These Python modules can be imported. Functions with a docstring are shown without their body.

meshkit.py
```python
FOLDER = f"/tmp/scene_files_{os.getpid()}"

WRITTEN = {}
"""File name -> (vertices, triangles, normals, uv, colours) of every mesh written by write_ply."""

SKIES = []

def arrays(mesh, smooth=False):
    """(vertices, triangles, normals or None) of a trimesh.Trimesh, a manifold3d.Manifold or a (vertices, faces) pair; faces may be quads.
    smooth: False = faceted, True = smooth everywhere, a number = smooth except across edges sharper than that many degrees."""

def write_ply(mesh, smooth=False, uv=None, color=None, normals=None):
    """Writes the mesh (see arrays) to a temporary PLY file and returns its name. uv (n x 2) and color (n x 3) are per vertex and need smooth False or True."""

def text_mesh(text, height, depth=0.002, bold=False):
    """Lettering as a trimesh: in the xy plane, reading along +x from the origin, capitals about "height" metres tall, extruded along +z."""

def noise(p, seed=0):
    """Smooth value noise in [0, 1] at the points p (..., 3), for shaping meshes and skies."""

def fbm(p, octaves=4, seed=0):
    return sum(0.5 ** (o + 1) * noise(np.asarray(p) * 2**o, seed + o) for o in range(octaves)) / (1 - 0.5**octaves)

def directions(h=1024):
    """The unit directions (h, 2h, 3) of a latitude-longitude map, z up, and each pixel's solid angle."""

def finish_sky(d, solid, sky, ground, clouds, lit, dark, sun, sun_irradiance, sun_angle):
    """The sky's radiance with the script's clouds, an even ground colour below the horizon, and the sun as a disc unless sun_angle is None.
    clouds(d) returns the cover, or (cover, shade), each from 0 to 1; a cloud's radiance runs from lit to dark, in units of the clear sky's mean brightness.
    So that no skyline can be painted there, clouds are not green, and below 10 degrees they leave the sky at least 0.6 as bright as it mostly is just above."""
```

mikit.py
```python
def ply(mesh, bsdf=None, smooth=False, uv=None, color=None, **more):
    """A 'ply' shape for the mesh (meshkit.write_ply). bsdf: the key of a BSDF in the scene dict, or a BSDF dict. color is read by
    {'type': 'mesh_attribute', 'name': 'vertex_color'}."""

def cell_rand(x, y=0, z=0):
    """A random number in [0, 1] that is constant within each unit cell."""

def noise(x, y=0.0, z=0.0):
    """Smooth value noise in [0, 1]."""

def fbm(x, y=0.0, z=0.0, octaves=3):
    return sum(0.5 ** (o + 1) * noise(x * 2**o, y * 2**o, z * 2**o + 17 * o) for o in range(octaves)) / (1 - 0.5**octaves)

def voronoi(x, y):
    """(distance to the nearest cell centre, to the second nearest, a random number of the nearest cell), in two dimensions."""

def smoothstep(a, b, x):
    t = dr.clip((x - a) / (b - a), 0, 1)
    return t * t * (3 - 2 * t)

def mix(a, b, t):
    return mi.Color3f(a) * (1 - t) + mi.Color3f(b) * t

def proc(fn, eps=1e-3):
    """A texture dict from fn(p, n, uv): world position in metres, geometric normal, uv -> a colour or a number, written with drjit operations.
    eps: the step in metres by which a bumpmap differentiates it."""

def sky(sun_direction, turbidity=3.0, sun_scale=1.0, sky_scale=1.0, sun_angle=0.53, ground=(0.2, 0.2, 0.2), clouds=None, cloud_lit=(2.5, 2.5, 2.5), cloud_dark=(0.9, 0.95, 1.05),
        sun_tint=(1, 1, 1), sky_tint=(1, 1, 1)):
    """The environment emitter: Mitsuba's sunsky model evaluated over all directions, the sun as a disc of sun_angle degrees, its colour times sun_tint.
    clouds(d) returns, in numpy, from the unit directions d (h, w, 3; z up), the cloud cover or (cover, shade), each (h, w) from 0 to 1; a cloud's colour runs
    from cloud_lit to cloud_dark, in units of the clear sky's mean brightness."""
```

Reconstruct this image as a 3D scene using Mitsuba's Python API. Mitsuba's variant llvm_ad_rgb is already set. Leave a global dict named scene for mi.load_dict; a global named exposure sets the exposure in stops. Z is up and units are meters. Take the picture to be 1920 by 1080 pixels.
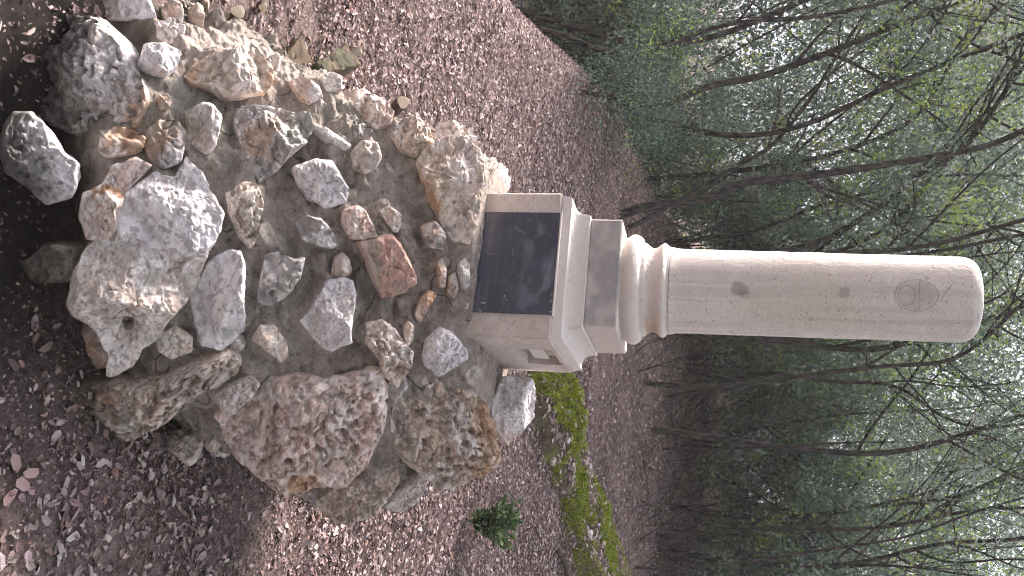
import math
import numpy as np, trimesh, manifold3d, mitsuba as mi, drjit as dr
import mikit, meshkit
from mikit import proc, noise, fbm, smoothstep, mix
from scipy.interpolate import CubicSpline
from scipy.spatial import cKDTree
T = mi.ScalarTransform4f
scene, labels = {}, {}

# ------------------------------------------------------------------ camera (a phone held on its side), sky and light, exposure
PITCH, ROLL, FOCAL = -0.2294, 0.0314, 1717.5
fwd = np.array([0, math.cos(PITCH), math.sin(PITCH)])
up0, right0 = np.array([0, -math.sin(PITCH), math.cos(PITCH)]), np.array([1.0, 0, 0])
tall = math.cos(ROLL) * up0 - math.sin(ROLL) * right0        # the way the monument points; it is the photo's right
side = math.cos(ROLL) * right0 + math.sin(ROLL) * up0        # the way to the monument's right; it is the photo's bottom
EYE = np.array([0, 0, 1.45])
scene['camera'] = {'type': 'perspective', 'fov': math.degrees(2 * math.atan(960 / FOCAL)), 'fov_axis': 'x', 'near_clip': 0.05, 'far_clip': 400.0, 'medium': {'type': 'ref', 'id': 'glare_haze'},
                   'to_world': T().look_at(origin=EYE.tolist(), target=(EYE + fwd).tolist(), up=(-side).tolist())}
scene['sky'] = mikit.sky((-0.79, 0.62, 0.60), turbidity=3, sun_scale=2.0, sun_angle=20, clouds=lambda d: 1.0, cloud_lit=(2.42, 2.39, 2.74), sun_tint=(0.82, 0.91, 1.20))
exposure = 2.75
# thin haze added to stand in for lens glare: one closed box round everything
scene['glare_haze'] = {'type': 'homogeneous', 'albedo': {'type': 'rgb', 'value': [.95, .95, .95]}, 'sigma_t': 0.0022}
scene['haze'] = {'type': 'cube', 'to_world': T().translate([0, 0, 5.5]).scale([72, 72, 8.5]), 'bsdf': {'type': 'null'}, 'interior': {'type': 'ref', 'id': 'glare_haze'}}
labels['haze'] = {'label': 'thin pale haze added for the veil of lens glare', 'category': 'haze', 'kind': 'stuff'}

# ------------------------------------------------------------------ tables: what was measured on the place, in metres
STONES = [  # (warmth, pitting, rise, centre, outward normal, outline in mm in its own plane, label)
    (0.15,0.75,0.42,[-0.447,1.809,0.023],[-0.055,-0.978,0.203],[-80,-85,-60,-107,-17,-101,25,-88,81,-90,105,-74,121,-23,138,27,118,62,92,109,48,126,-1,115,-31,89,-55,82,-98,60,-131,23,-132,-29,-123,-96],'large cavernous grey limestone block at the edge of the rubble'),
    (0.05,4.1,0.5,[-0.504,1.889,0.149],[-0.079,-0.767,0.637],[17,-42,32,-20,33,15,7,37,-26,40,-37,3,-25,-34],None),
    (0.45,0.3,0.45,[-0.503,2.028,0.253],[-0.104,-0.74,0.664],[44,-76,45,-38,59,-11,46,32,27,83,-6,93,-52,82,-71,47,-64,2,-44,-35,-10,-75,27,-102],'tan and pinkish white broken stone near the upper edge of the photo'),
    (0.2,2.5,0.5,[-0.401,1.864,0.182],[-0.05,-0.746,0.664],[18,-9,16,7,-2,13,-20,3,-12,-14],None),
    (0.05,0.2,0.55,[-0.351,1.923,0.246],[-0.02,-0.755,0.655],[-3,-31,29,-34,42,-18,55,7,47,25,8,35,-31,36,-56,20,-57,-4,-33,-36],'small grey crystalline stone'),
    (0.2,2.55,0.5,[-0.303,1.848,0.2],[-0.009,-0.747,0.664],[6,-47,42,-29,55,0,40,29,8,39,-29,40,-51,19,-46,-15,-26,-37],'dark rounded stone beside the grey crystalline one'),
    (0.5,0.6,0.4,[-0.293,1.779,0.134],[0.001,-0.809,0.587],[19,-41,33,-28,24,10,9,42,-15,47,-31,24,-33,-14,-7,-40],None),
    (0.75,0.3,0.4,[-0.168,1.761,0.13],[0.043,-0.822,0.568],[36,-62,79,-49,84,-11,60,10,31,5,13,16,-35,43,-71,76,-85,43,-68,0,-32,-16,-13,-54],'rust-streaked stone beside the largest lilac grey slab'),
    (0.12,4.05,0.3,[-0.149,1.846,0.219],[0.031,-0.758,0.651],[37,-106,61,-95,89,-45,100,23,81,76,37,99,0,107,-31,93,-84,57,-116,28,-69,5,-79,-35,-34,-90,8,-117],'large lilac grey slab with an orange rust spot'),
    (0.25,0.12,0.36,[0.054,1.807,0.146],[0.126,-0.816,0.564],[-117,-71,-81,-94,-45,-102,-5,-118,26,-104,52,-71,115,-44,155,-56,161,-39,137,1,105,16,80,55,41,86,4,117,-50,148,-95,162,-92,116,-107,49,-148,-4,-135,-48],'largest pale block with a round dark hole'),
    (0.4,0.4,0.35,[0.153,1.895,0.206],[0.116,-0.793,0.598],[13,-34,35,-9,20,35,-12,38,-36,6,-20,-35],None),
    (0.1,4.1,0.5,[0.045,1.943,0.292],[0.056,-0.795,0.604],[-49,-39,1,-63,51,-52,101,-42,116,2,77,48,41,51,-48,51,-99,43,-105,15,-86,-15],'long lilac white stone with a sharp pale ridge'),
    (0.45,0.95,0.42,[0.277,1.939,0.124],[0.272,-0.883,0.382],[16,-156,39,-129,63,-99,93,-89,112,-67,88,-8,58,39,12,89,-5,141,-25,181,-57,197,-85,169,-76,119,-57,61,-42,10,-37,-69,-33,-100,-43,-134,-19,-156],'long honeycombed brown stone at the foot of the rubble'),
    (0.3,0.6,0.45,[0.282,2.033,0.294],[0.12,-0.836,0.536],[44,-34,42,-9,10,30,-22,50,-44,32,-25,-19,-4,-51],None),
    (0.72,0.75,0.36,[0.373,2.169,0.423],[0.148,-0.887,0.438],[25,-192,70,-162,117,-112,162,-54,149,7,153,74,129,109,82,145,12,175,-67,186,-128,177,-136,152,-120,84,-133,-22,-127,-88,-101,-115,-63,-162,-24,-203],'largest pink pitted boulder at the side of the rubble'),
    (0.6,0.7,0.4,[0.584,2.416,0.471],[0.345,-0.852,0.393],[61,-107,87,-53,74,24,27,62,-19,104,-76,100,-77,48,-50,-7,-32,-53,4,-117],None),
    (0.25,0.3,0.4,[0.596,2.474,0.585],[0.317,-0.801,0.508],[47,-29,30,22,-13,53,-62,46,-22,-27,21,-66],None),
    (0.5,0.85,0.4,[0.402,2.407,0.7],[0.149,-0.805,0.574],[12,-127,61,-102,98,-58,143,-21,156,33,133,112,92,158,28,149,-61,123,-97,85,-127,24,-156,-36,-155,-88,-92,-119,-34,-132],'pitted brown and grey boulder with a white edge beside the green tuft'),
    (0.12,4.03,0.45,[0.371,2.726,0.831],[-0.063,-0.676,0.734],[59,-65,99,-20,67,27,18,70,-48,70,-93,47,-90,-42,-12,-89],'bright white stone below the moss'),
    (0.18,4.2,0.55,[0.178,2.33,0.723],[-0.039,-0.851,0.524],[7,-54,35,-42,58,-5,40,23,13,62,-11,58,-52,19,-61,-15,-29,-45],'pale grey white angular stone under the pedestal corner'),
    (0.15,0.2,0.5,[0.243,2.429,0.777],[0.056,-0.803,0.593],[16,-22,27,-4,14,21,-15,27,-29,0,-13,-23],None),
    (0.5,0.65,0.42,[0.168,2.227,0.61],[-0.044,-0.879,0.475],[-12,-58,21,-23,65,-8,88,25,46,55,5,59,-29,26,-55,4,-70,-24,-59,-57],None),
    (0.5,0.2,0.5,[0.126,2.26,0.648],[-0.06,-0.871,0.488],[10,-10,35,-2,20,12,-18,12,-30,-1,-17,-11],None),
    (0.97,0.2,0.42,[-0.051,2.233,0.598],[0.0,-0.858,0.514],[-6,-53,48,-30,83,-13,66,40,38,74,3,59,-51,29,-71,7,-62,-34,-49,-79],'brick red stone in the middle of the rubble'),
    (0.9,0.45,0.38,[-0.15,2.182,0.535],[-0.01,-0.854,0.52],[1,-40,34,-23,39,11,27,45,4,37,-29,15,-44,-6,-32,-39],'small dull red stone next to the brick red one'),
    (0.4,0.15,0.45,[-0.168,2.243,0.602],[0.005,-0.869,0.495],[2,-19,29,0,32,14,4,27,-14,22,-32,-9,-21,-34],None),
    (0.2,2.15,0.5,[-0.123,2.104,0.457],[-0.016,-0.828,0.56],[21,-31,36,15,30,48,4,41,-34,6,-39,-27,-17,-52],'small pointed stone with a pale edge, alone in the mortar'),
    (0.1,4.12,0.38,[-0.248,2.131,0.455],[-0.047,-0.829,0.557],[8,-58,39,-31,59,10,44,56,9,61,-22,39,-54,17,-56,-23,-27,-73],'lilac stone with rusty corner'),
    (0.02,2.35,0.38,[-0.35,2.059,0.354],[-0.073,-0.779,0.623],[38,-70,75,-48,111,-26,72,16,35,39,2,76,-41,93,-69,78,-69,31,-72,-21,-56,-81,-25,-86],'pointed dark grey slab mottled white'),
    (0.3,0.35,0.4,[-0.328,2.234,0.529],[-0.13,-0.858,0.497],[29,-29,43,0,21,26,-5,36,-39,21,-40,-14,-8,-39],'small round tan stone'),
    (0.15,4.0,0.6,[-0.372,2.185,0.446],[-0.132,-0.816,0.563],[-4,-39,13,-10,24,40,11,52,-3,30,-21,-27,-21,-47],'narrow white stone shard'),
    (0.1,4.0,0.35,[-0.497,2.205,0.367],[-0.162,-0.769,0.619],[19,-18,33,12,7,40,-16,27,-31,-17,-12,-43],'small flat white stone'),
    (0.4,2.6,0.5,[-0.405,2.257,0.49],[-0.196,-0.832,0.519],[27,-17,23,32,-4,36,-23,5,-27,-16,5,-41],None),
    (0.6,0.5,0.5,[-0.467,2.349,0.503],[-0.292,-0.818,0.495],[30,-23,46,9,24,40,-11,45,-42,14,-44,-27,-2,-57],None),
    (0.55,0.5,0.5,[-0.399,2.358,0.613],[-0.239,-0.851,0.468],[20,-43,46,-18,58,20,36,48,-13,56,-44,33,-60,-4,-45,-37,2,-56],'knobbly cream and tan stone at the shoulder of the rubble'),
    (0.5,0.2,0.42,[-0.27,2.371,0.727],[-0.086,-0.858,0.507],[24,-74,92,-33,139,6,149,48,97,60,23,66,-52,74,-102,56,-125,17,-115,-39,-89,-82,-43,-99],'large reddish grey stone against the pedestal'),
    (0.35,0.25,0.45,[-0.432,2.512,0.679],[-0.341,-0.768,0.543],[32,-29,9,29,4,72,-29,43,-37,-8,-14,-49,35,-57],None),
    (0.15,4.15,0.5,[0.079,2.129,0.49],[0.003,-0.854,0.521],[49,-48,77,-24,84,2,68,48,-13,55,-80,51,-86,24,-78,-9,-38,-28,16,-71],'split stone with a flat white face in the mortar'),
    (0.22,2.3,0.5,[-0.011,2.038,0.395],[0.014,-0.821,0.571],[17,-44,62,-47,68,-18,35,26,2,44,-44,54,-37,24,-55,-8,-48,-33],None),
    (0.5,0.05,0.6,[0.153,2.045,0.377],[0.052,-0.837,0.544],[-6,-46,14,-15,46,17,33,36,-4,30,-41,4,-42,-27],'small bright tan stone'),
    (0.55,0.65,0.4,[-0.162,1.977,0.332],[0.001,-0.789,0.615],[7,-35,56,-11,82,14,41,26,-23,36,-61,23,-65,-9,-37,-44],None),
    (0.82,0.2,0.45,[0.051,2.3,0.679],[-0.069,-0.867,0.493],[44,-8,5,11,-24,25,-37,9,-15,-11,28,-26],'small ochre orange stone'),
    (0.3,0.2,0.5,[-0.034,2.338,0.711],[0.02,-0.874,0.486],[37,-4,33,9,-10,10,-36,-2,-24,-13],None),
    (0.2,0.1,0.5,[-0.035,2.381,0.757],[0.042,-0.882,0.468],[11,-15,40,-3,32,15,-18,17,-40,2,-25,-16],None),
    (0.02,4.05,0.5,[-0.641,1.918,0.021],[-0.199,-0.883,0.426],[44,-44,32,-14,23,45,6,74,-45,50,-64,4,-18,-48,21,-68],'bluish white stone at the border of the photo'),
    (0.35,0.7,0.4,[-0.02,1.771,-0.025],[0.139,-0.984,0.112],[39,-43,40,11,10,45,-35,55,-46,-8,-7,-60],None),
    (0.8,0.55,0.35,[0.164,1.856,0.033],[0.231,-0.969,0.086],[10,-22,52,-5,44,24,2,24,-46,2,-61,-23],'orange brown stone tucked under the largest block'),
    (0.3,0.4,0.4,[-0.59,1.95,0.132],[-0.145,-0.764,0.629],[16,-24,31,-3,15,29,-20,30,-32,-2,-10,-29],None),
    (0.25,0.3,0.4,[-0.541,2.317,0.385],[-0.251,-0.746,0.617],[33,-8,16,25,-21,25,-28,-10,0,-32],None),
    (0.45,0.5,0.4,[-0.001,2.36,0.734],[-0.019,-0.874,0.485],[18,-13,34,5,5,15,-35,5,-22,-12],None),
    (0.35,2.45,0.4,[-0.132,2.316,0.692],[0.043,-0.885,0.463],[29,-19,36,21,-4,31,-38,1,-23,-34],None),
    (0.05,4,0.6,[-0.358,2.459,0.731],[-0.222,-0.794,0.566],[-20,-54,-15,-9,17,28,74,47,63,60,-6,43,-37,8,-41,-40,-34,-83],'thin white crust along the edge of the large reddish grey stone'),
    (0.05,4,0.6,[-0.252,2.39,0.751],[-0.082,-0.851,0.518],[-1,-4,36,-22,47,-7,16,15,-48,20,-49,-1],None),
    (0.05,4,0.6,[-0.415,2.064,0.327],[-0.086,-0.766,0.637],[17,-46,10,5,4,55,-11,56,-11,17,-9,-29,-1,-58],None),
    (0.25,0.5,0.4,[0.608,2.431,0.354],[0.407,-0.867,0.289],[-37,51,-26,-11,-15,-73,27,-35,42,9,10,59],None),
]
TRUNKS = [  # (radii at foot and at top, points from the foot up)
    (0.041,0.012,[[-2.41,7.57,-0.73],[-2.36,7.6,-0.33],[-2.25,7.65,0.06],[-2.16,7.7,0.37],[-2.1,7.75,0.75],[-2.16,7.8,1.34],[-2.32,7.85,1.72],[-2.45,7.9,2.01],[-2.63,7.95,2.39],[-2.83,8.0,3.0]]),
    (0.026,0.007,[[-2.14,7.2,-0.39],[-2.11,7.2,-0.19],[-1.99,7.2,0.23],[-1.9,7.2,0.42],[-1.89,7.2,0.86],[-2.01,7.2,1.18],[-2.09,7.2,1.54],[-2.1,7.2,1.93],[-2.18,7.2,2.46],[-2.31,7.2,3.04]]),
    (0.045,0.013,[[-1.59,8.19,0.12],[-1.6,8.2,0.27],[-1.64,8.25,0.55],[-1.73,8.3,0.97],[-1.84,8.35,1.2],[-1.94,8.4,1.66],[-2.02,8.45,1.89],[-2.23,8.5,2.43],[-2.5,8.55,3.08],[-2.7,8.6,3.6]]),
    (0.038,0.011,[[-1.64,8.82,0.09],[-1.65,8.8,0.29],[-1.66,8.74,0.6],[-1.54,8.69,1.06],[-1.46,8.63,1.59],[-1.56,8.57,2.14],[-1.8,8.51,2.66],[-2.03,8.46,3.21],[-2.27,8.4,3.85]]),
    (0.052,0.015,[[-0.59,7.99,0.31],[-0.61,8.0,0.4],[-0.69,8.04,0.58],[-0.79,8.07,1.06],[-0.84,8.11,1.31],[-0.96,8.15,1.53],[-1.0,8.18,1.77],[-1.04,8.22,2.1],[-1.14,8.25,2.71],[-1.19,8.29,2.99],[-1.24,8.33,3.24],[-1.33,8.36,3.58],[-1.53,8.4,3.99]]),
    (0.028,0.008,[[-0.54,8.38,0.38],[-0.59,8.4,0.57],[-0.75,8.47,0.85],[-1.03,8.53,1.3],[-1.21,8.6,1.57],[-1.34,8.67,1.78],[-1.62,8.73,2.01],[-1.82,8.8,2.15],[-2.11,8.87,2.31],[-2.46,8.93,2.52],[-2.91,9.0,2.8]]),
    (0.043,0.012,[[-0.19,8.95,0.44],[-0.35,9.0,1.63],[-0.43,9.03,1.97],[-0.54,9.05,2.31],[-0.75,9.07,2.66],[-0.98,9.1,2.96],[-1.16,9.12,3.15],[-1.36,9.15,3.47],[-1.8,9.17,3.8],[-2.22,9.2,4.08]]),
    (0.031,0.009,[[-0.23,9.25,0.46],[-0.4,9.4,2.15],[-0.48,9.47,2.55],[-0.71,9.53,2.95],[-1.01,9.6,3.24],[-1.3,9.67,3.46],[-1.65,9.73,3.73],[-2.13,9.8,3.93]]),
    (0.038,0.011,[[-0.24,8.57,0.43],[-0.31,8.6,1.53],[-0.41,8.65,2.52],[-0.49,8.7,3.17],[-0.59,8.75,3.53],[-0.79,8.8,4.13]]),
    (0.033,0.009,[[-0.25,9.0,0.42],[-0.34,9.0,2.12],[-0.44,9.0,3.23],[-0.52,9.0,3.59],[-0.66,9.0,4.2]]),
    (0.040,0.011,[[-1.21,10.0,0.22],[-1.26,10.0,1.02],[-1.33,10.0,1.62],[-1.43,10.0,2.24],[-1.57,10.0,2.71],[-1.89,10.0,3.29],[-2.24,10.0,3.51],[-2.72,10.0,3.77]]),
    (0.031,0.009,[[-0.56,10.5,0.62],[-0.6,10.5,1.02],[-0.77,10.5,1.88],[-1.01,10.5,2.44],[-1.16,10.5,2.98],[-1.33,10.5,3.61],[-1.33,10.5,4.49]]),
    (0.048,0.014,[[0.38,9.49,0.55],[0.39,9.5,0.95],[0.43,9.52,1.67],[0.46,9.53,2.23],[0.5,9.55,2.69],[0.39,9.57,3.28],[0.16,9.58,3.89],[-0.06,9.6,4.4]]),
    (0.033,0.009,[[0.86,9.0,0.55],[0.71,9.0,2.34],[0.59,9.0,3.08],[0.51,9.0,3.49],[0.3,9.0,3.75],[-0.02,9.0,4.04],[-0.34,9.0,4.33]]),
    (0.029,0.008,[[1.12,10.04,0.66],[1.02,10.0,1.25],[0.81,9.92,1.9],[0.85,9.83,2.53],[0.88,9.75,3.18],[1.11,9.67,3.53],[1.19,9.58,3.83],[1.09,9.5,4.4]]),
    (0.044,0.012,[[1.38,9.23,0.54],[1.4,9.2,1.34],[1.44,9.17,1.89],[1.45,9.13,2.38],[1.43,9.1,2.89],[1.29,9.07,3.39],[1.06,9.03,3.91],[0.88,9.0,4.37]]),
    (0.038,0.011,[[2.4,10.42,0.8],[2.41,10.4,1.4],[2.42,10.36,1.97],[2.19,10.32,3.05],[2.01,10.28,3.82],[1.68,10.24,4.45],[1.48,10.2,4.82]]),
    (0.032,0.009,[[2.57,9.8,0.66],[2.5,9.8,1.36],[2.39,9.8,1.95],[2.34,9.8,2.57],[2.25,9.8,3.18],[2.07,9.8,3.76],[1.94,9.8,4.66]]),
    (0.019,0.005,[[2.64,8.83,0.52],[2.45,8.8,1.81],[2.22,8.76,2.66],[2.06,8.72,3.16],[1.9,8.68,3.45],[1.78,8.64,3.68],[1.63,8.6,4.02]]),
    (0.036,0.010,[[2.75,9.82,0.67],[2.75,9.8,1.37],[2.74,9.76,2.17],[2.59,9.72,2.97],[2.37,9.68,3.55],[2.25,9.64,4.2],[2.09,9.6,4.69]]),
]

AXIS = np.array([-0.0062, 2.65, 0.0])                        # foot of the column's axis
YAW = -0.2983
X = np.array([math.cos(YAW), math.sin(YAW), 0]); Y = np.array([-math.sin(YAW), math.cos(YAW), 0]); Z = np.array([0, 0, 1.0])
LEVELS = [0, .1, .25, .45, .65, .78]
RADII = np.array([[.47, .55, .62, .64, .53, .37], [.55, .58, .58, .54, .45, .33], [.6, .6, .56, .47, .38, .30], [.62, .60, .56, .47, .39, .30],
                  [.69, .68, .62, .53, .45, .33], [.95, .92, .79, .59, .455, .325], [.80, .88, .76, .56, .37, .245], [.58, .64, .67, .61, .5, .32]])

# ------------------------------------------------------------------ helpers
def sstep(a, b, x):
    t = np.clip((np.asarray(x, float) - a) / (b - a), 0, 1)
    return t * t * (3 - 2 * t)

def numbered(key):
    if key not in scene and key not in labels and not any(k.startswith(key + '__') for k in scene):
        return key
    n = 1
    while f'{key}_{n:03d}' in scene or f'{key}_{n:03d}' in labels or any(k.startswith(f'{key}_{n:03d}__') for k in scene):
        n += 1
    return f'{key}_{n:03d}'

COUNT = {}
def obj(name, mesh, bsdf, parent=None, label=None, kind=None, **kw):
    base = f'{parent}__{name}' if parent else name
    n = COUNT.get(base, 0); COUNT[base] = n + 1
    key = base if n == 0 else f'{base}_{n:03d}'
    scene[key] = mikit.ply(mesh, bsdf, **kw)
    e = {}
    if label: e['label'] = label
    if kind: e['kind'] = kind
    if e: labels[key] = e
    return key

def thing(name, label, cat, group=None, kind=None):
    n = COUNT.get(name, 0); COUNT[name] = n + 1
    key = name if n == 0 else f'{name}_{n:03d}'
    labels[key] = {'label': label, 'category': cat}
    if group: labels[key]['group'] = group
    if kind: labels[key]['kind'] = kind
    return key

def tag(key, label, cat, group=None, kind=None):
    labels[key] = {**labels.get(key, {}), 'label': label, 'category': cat}
    if group: labels[key]['group'] = group
    if kind: labels[key]['kind'] = kind
    return key

def ground_z(x, y):
    x, y = np.asarray(x, float), np.asarray(y, float)
    z = .1 * np.log1p(np.exp(np.clip((y - 3) * 3, -50, 50))) / 3
    z = np.where(y > 20, np.minimum(z, 1.7), z)
    z = z + .055 * np.clip(np.logaddexp(0, (y - 7.2) * 2) / 2, 0, 4.6) * sstep(-.5, 1.3, x)           # the slope steepens beyond the mossy bank
    xc = np.interp(y, [3, 5, 8, 9.8, 14, 20], [-1.87, -1.47, -1.45, -.85, -.3, -.1])     # beyond this line the bank falls away
    z = z - 1.3 * sstep(0, 1.3, xc - x) * sstep(3.5, 5.5, y)
    z = z - .16 * np.exp(-((x + .10) / .42) ** 2 - ((y - 1.68) / .17) ** 2)              # hollow at the foot of the rubble
    p = np.stack([x, y, x * 0], -1)
    return z + (meshkit.fbm(p * 1.3, 3, 5) - .5) * .06 * sstep(1.5, 4, np.hypot(x, y - 2.6)) + (meshkit.fbm(p * 9, 3, 9) - .5) * .025

def grid_mesh(P):
    n, m = P.shape[:2]
    i = np.arange(n * m).reshape(n, m)
    f = np.concatenate([np.stack([i[:-1, :-1], i[:-1, 1:], i[1:, 1:]], -1).reshape(-1, 3), np.stack([i[:-1, :-1], i[1:, 1:], i[1:, :-1]], -1).reshape(-1, 3)])
    return P.reshape(-1, 3), f

def ring_mesh(P, cap0=None, cap1=None):
    """Rings P (n, m, 3), closed around; optional end points."""
    n, m = P.shape[:2]
    i = np.arange(n * m).reshape(n, m); j = np.roll(i, -1, 1)
    f = [np.stack([i[:-1], j[:-1], j[1:]], -1).reshape(-1, 3), np.stack([i[:-1], j[1:], i[1:]], -1).reshape(-1, 3)]
    v = [P.reshape(-1, 3)]; c = n * m
    if cap0 is not None:
        v.append(np.asarray(cap0)[None]); f.append(np.stack([j[0], i[0], np.full(m, c)], -1)); c += 1
    if cap1 is not None:
        v.append(np.asarray(cap1)[None]); f.append(np.stack([i[-1], j[-1], np.full(m, c)], -1))
    return np.concatenate(v), np.concatenate(f)

def tube(pts, r, sides=7, bump=0.0, seed=0, res=None, flat_end=False):
    pts = np.asarray(pts, float); n = len(pts)
    if n > 2 or res:
        s = np.r_[0, np.cumsum(np.linalg.norm(np.diff(pts, axis=0), axis=1))]
        k = max(4, int(s[-1] / (res or .12)))
        t = np.linspace(0, s[-1], k)
        pts2 = CubicSpline(s, pts)(t) if n > 2 else np.stack([np.interp(t, s, pts[:, a]) for a in range(3)], -1)
        r = np.interp(t, s, r) if np.ndim(r) and len(r) == n else np.interp(t, [0, s[-1]], [r[0], r[-1]] if np.ndim(r) else [r, r])
        pts = pts2
    else:
        r = np.broadcast_to(r, n)
    d = np.gradient(pts, axis=0); d /= np.linalg.norm(d, axis=1, keepdims=True) + 1e-12
    ref = np.array([.9, .31, .05])
    a = np.cross(d, ref); a /= np.linalg.norm(a, axis=1, keepdims=True); b = np.cross(d, a)
    th = np.arange(sides) * 2 * np.pi / sides
    ring = a[:, None] * np.cos(th)[None, :, None] + b[:, None] * np.sin(th)[None, :, None]
    rr = np.asarray(r)[:, None] * np.ones(sides)
    if bump:
        rr = rr * (1 + bump * (meshkit.fbm((pts[:, None] + ring * .03) * 22 + seed, 3, seed) - .5) * 2)
    P = pts[:, None] + ring * rr[..., None]
    return ring_mesh(P, pts[0], pts[-1])

def merge(parts):
    v, f, c = [], [], 0
    for a, b in parts:
        v.append(a); f.append(np.asarray(b) + c); c += len(a)
    return np.concatenate(v), np.concatenate(f)

def unit(a):
    return a / (np.linalg.norm(a, axis=-1, keepdims=True) + 1e-12)

def leaves(rng, P, D, N, L, W, col, fold=.25, rich=False):
    """One mesh of many leaves: at P, pointing along D, facing N, each of its own length, width and colour. Returns (mesh, vertex colours)."""
    D = unit(D); S = unit(np.cross(D, N)); N = np.cross(S, D)
    L, W = L[:, None], W[:, None]
    tip = P + D * L
    if not rich:
        m = P + D * L * .45
        v = np.stack([P, m + S * W * .5 + N * W * fold, tip - N * L * .06, m - S * W * .5 + N * W * fold], 1)
        f = np.array([[0, 2, 1], [0, 3, 2]])
    else:
        bend = rng.uniform(-.25, .25, (len(P), 1)) * L
        m1, m2 = P + D * L * .22 + N * bend * .5, P + D * L * .74 + N * bend * .6
        cl = fold * rng.uniform(.1, 1.6, (len(P), 1))
        v = np.stack([P, m1 + S * W * .48 + N * W * cl, m2 + S * W * .44 + N * W * cl, tip, m2 - S * W * .44 + N * W * cl, m1 - S * W * .48 + N * W * cl, m1, m2], 1)
        f = np.array([[0, 6, 1], [6, 7, 2], [6, 2, 1], [7, 3, 2], [0, 5, 6], [5, 4, 7], [5, 7, 6], [4, 3, 7]])
    k = v.shape[1]
    F = (f[None] + (np.arange(len(P)) * k)[:, None, None]).reshape(-1, 3)
    return (v.reshape(-1, 3), F), np.repeat(col, k, 0)

def tint(rng, n, palette, weights, spread=.18):
    c = np.asarray(palette)[rng.choice(len(palette), n, p=np.asarray(weights) / np.sum(weights))]
    return np.clip(c * rng.uniform(1 - spread, 1 + spread, (n, 1)) * rng.uniform(.94, 1.06, (n, 3)), .005, .95)

# ------------------------------------------------------------------ materials
def rough(fn, r=.9, bump=None, scale=1.0, eps=1e-3, spec=.3):
    b = {'type': 'principled', 'base_color': fn if isinstance(fn, dict) else proc(fn), 'roughness': r, 'specular': spec}
    if bump is not None:
        b = {'type': 'bumpmap', 'arbitrary': proc(bump, eps), 'scale': scale, 'bsdf': b}
    return {'type': 'twosided', 'bsdf': b}

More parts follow.
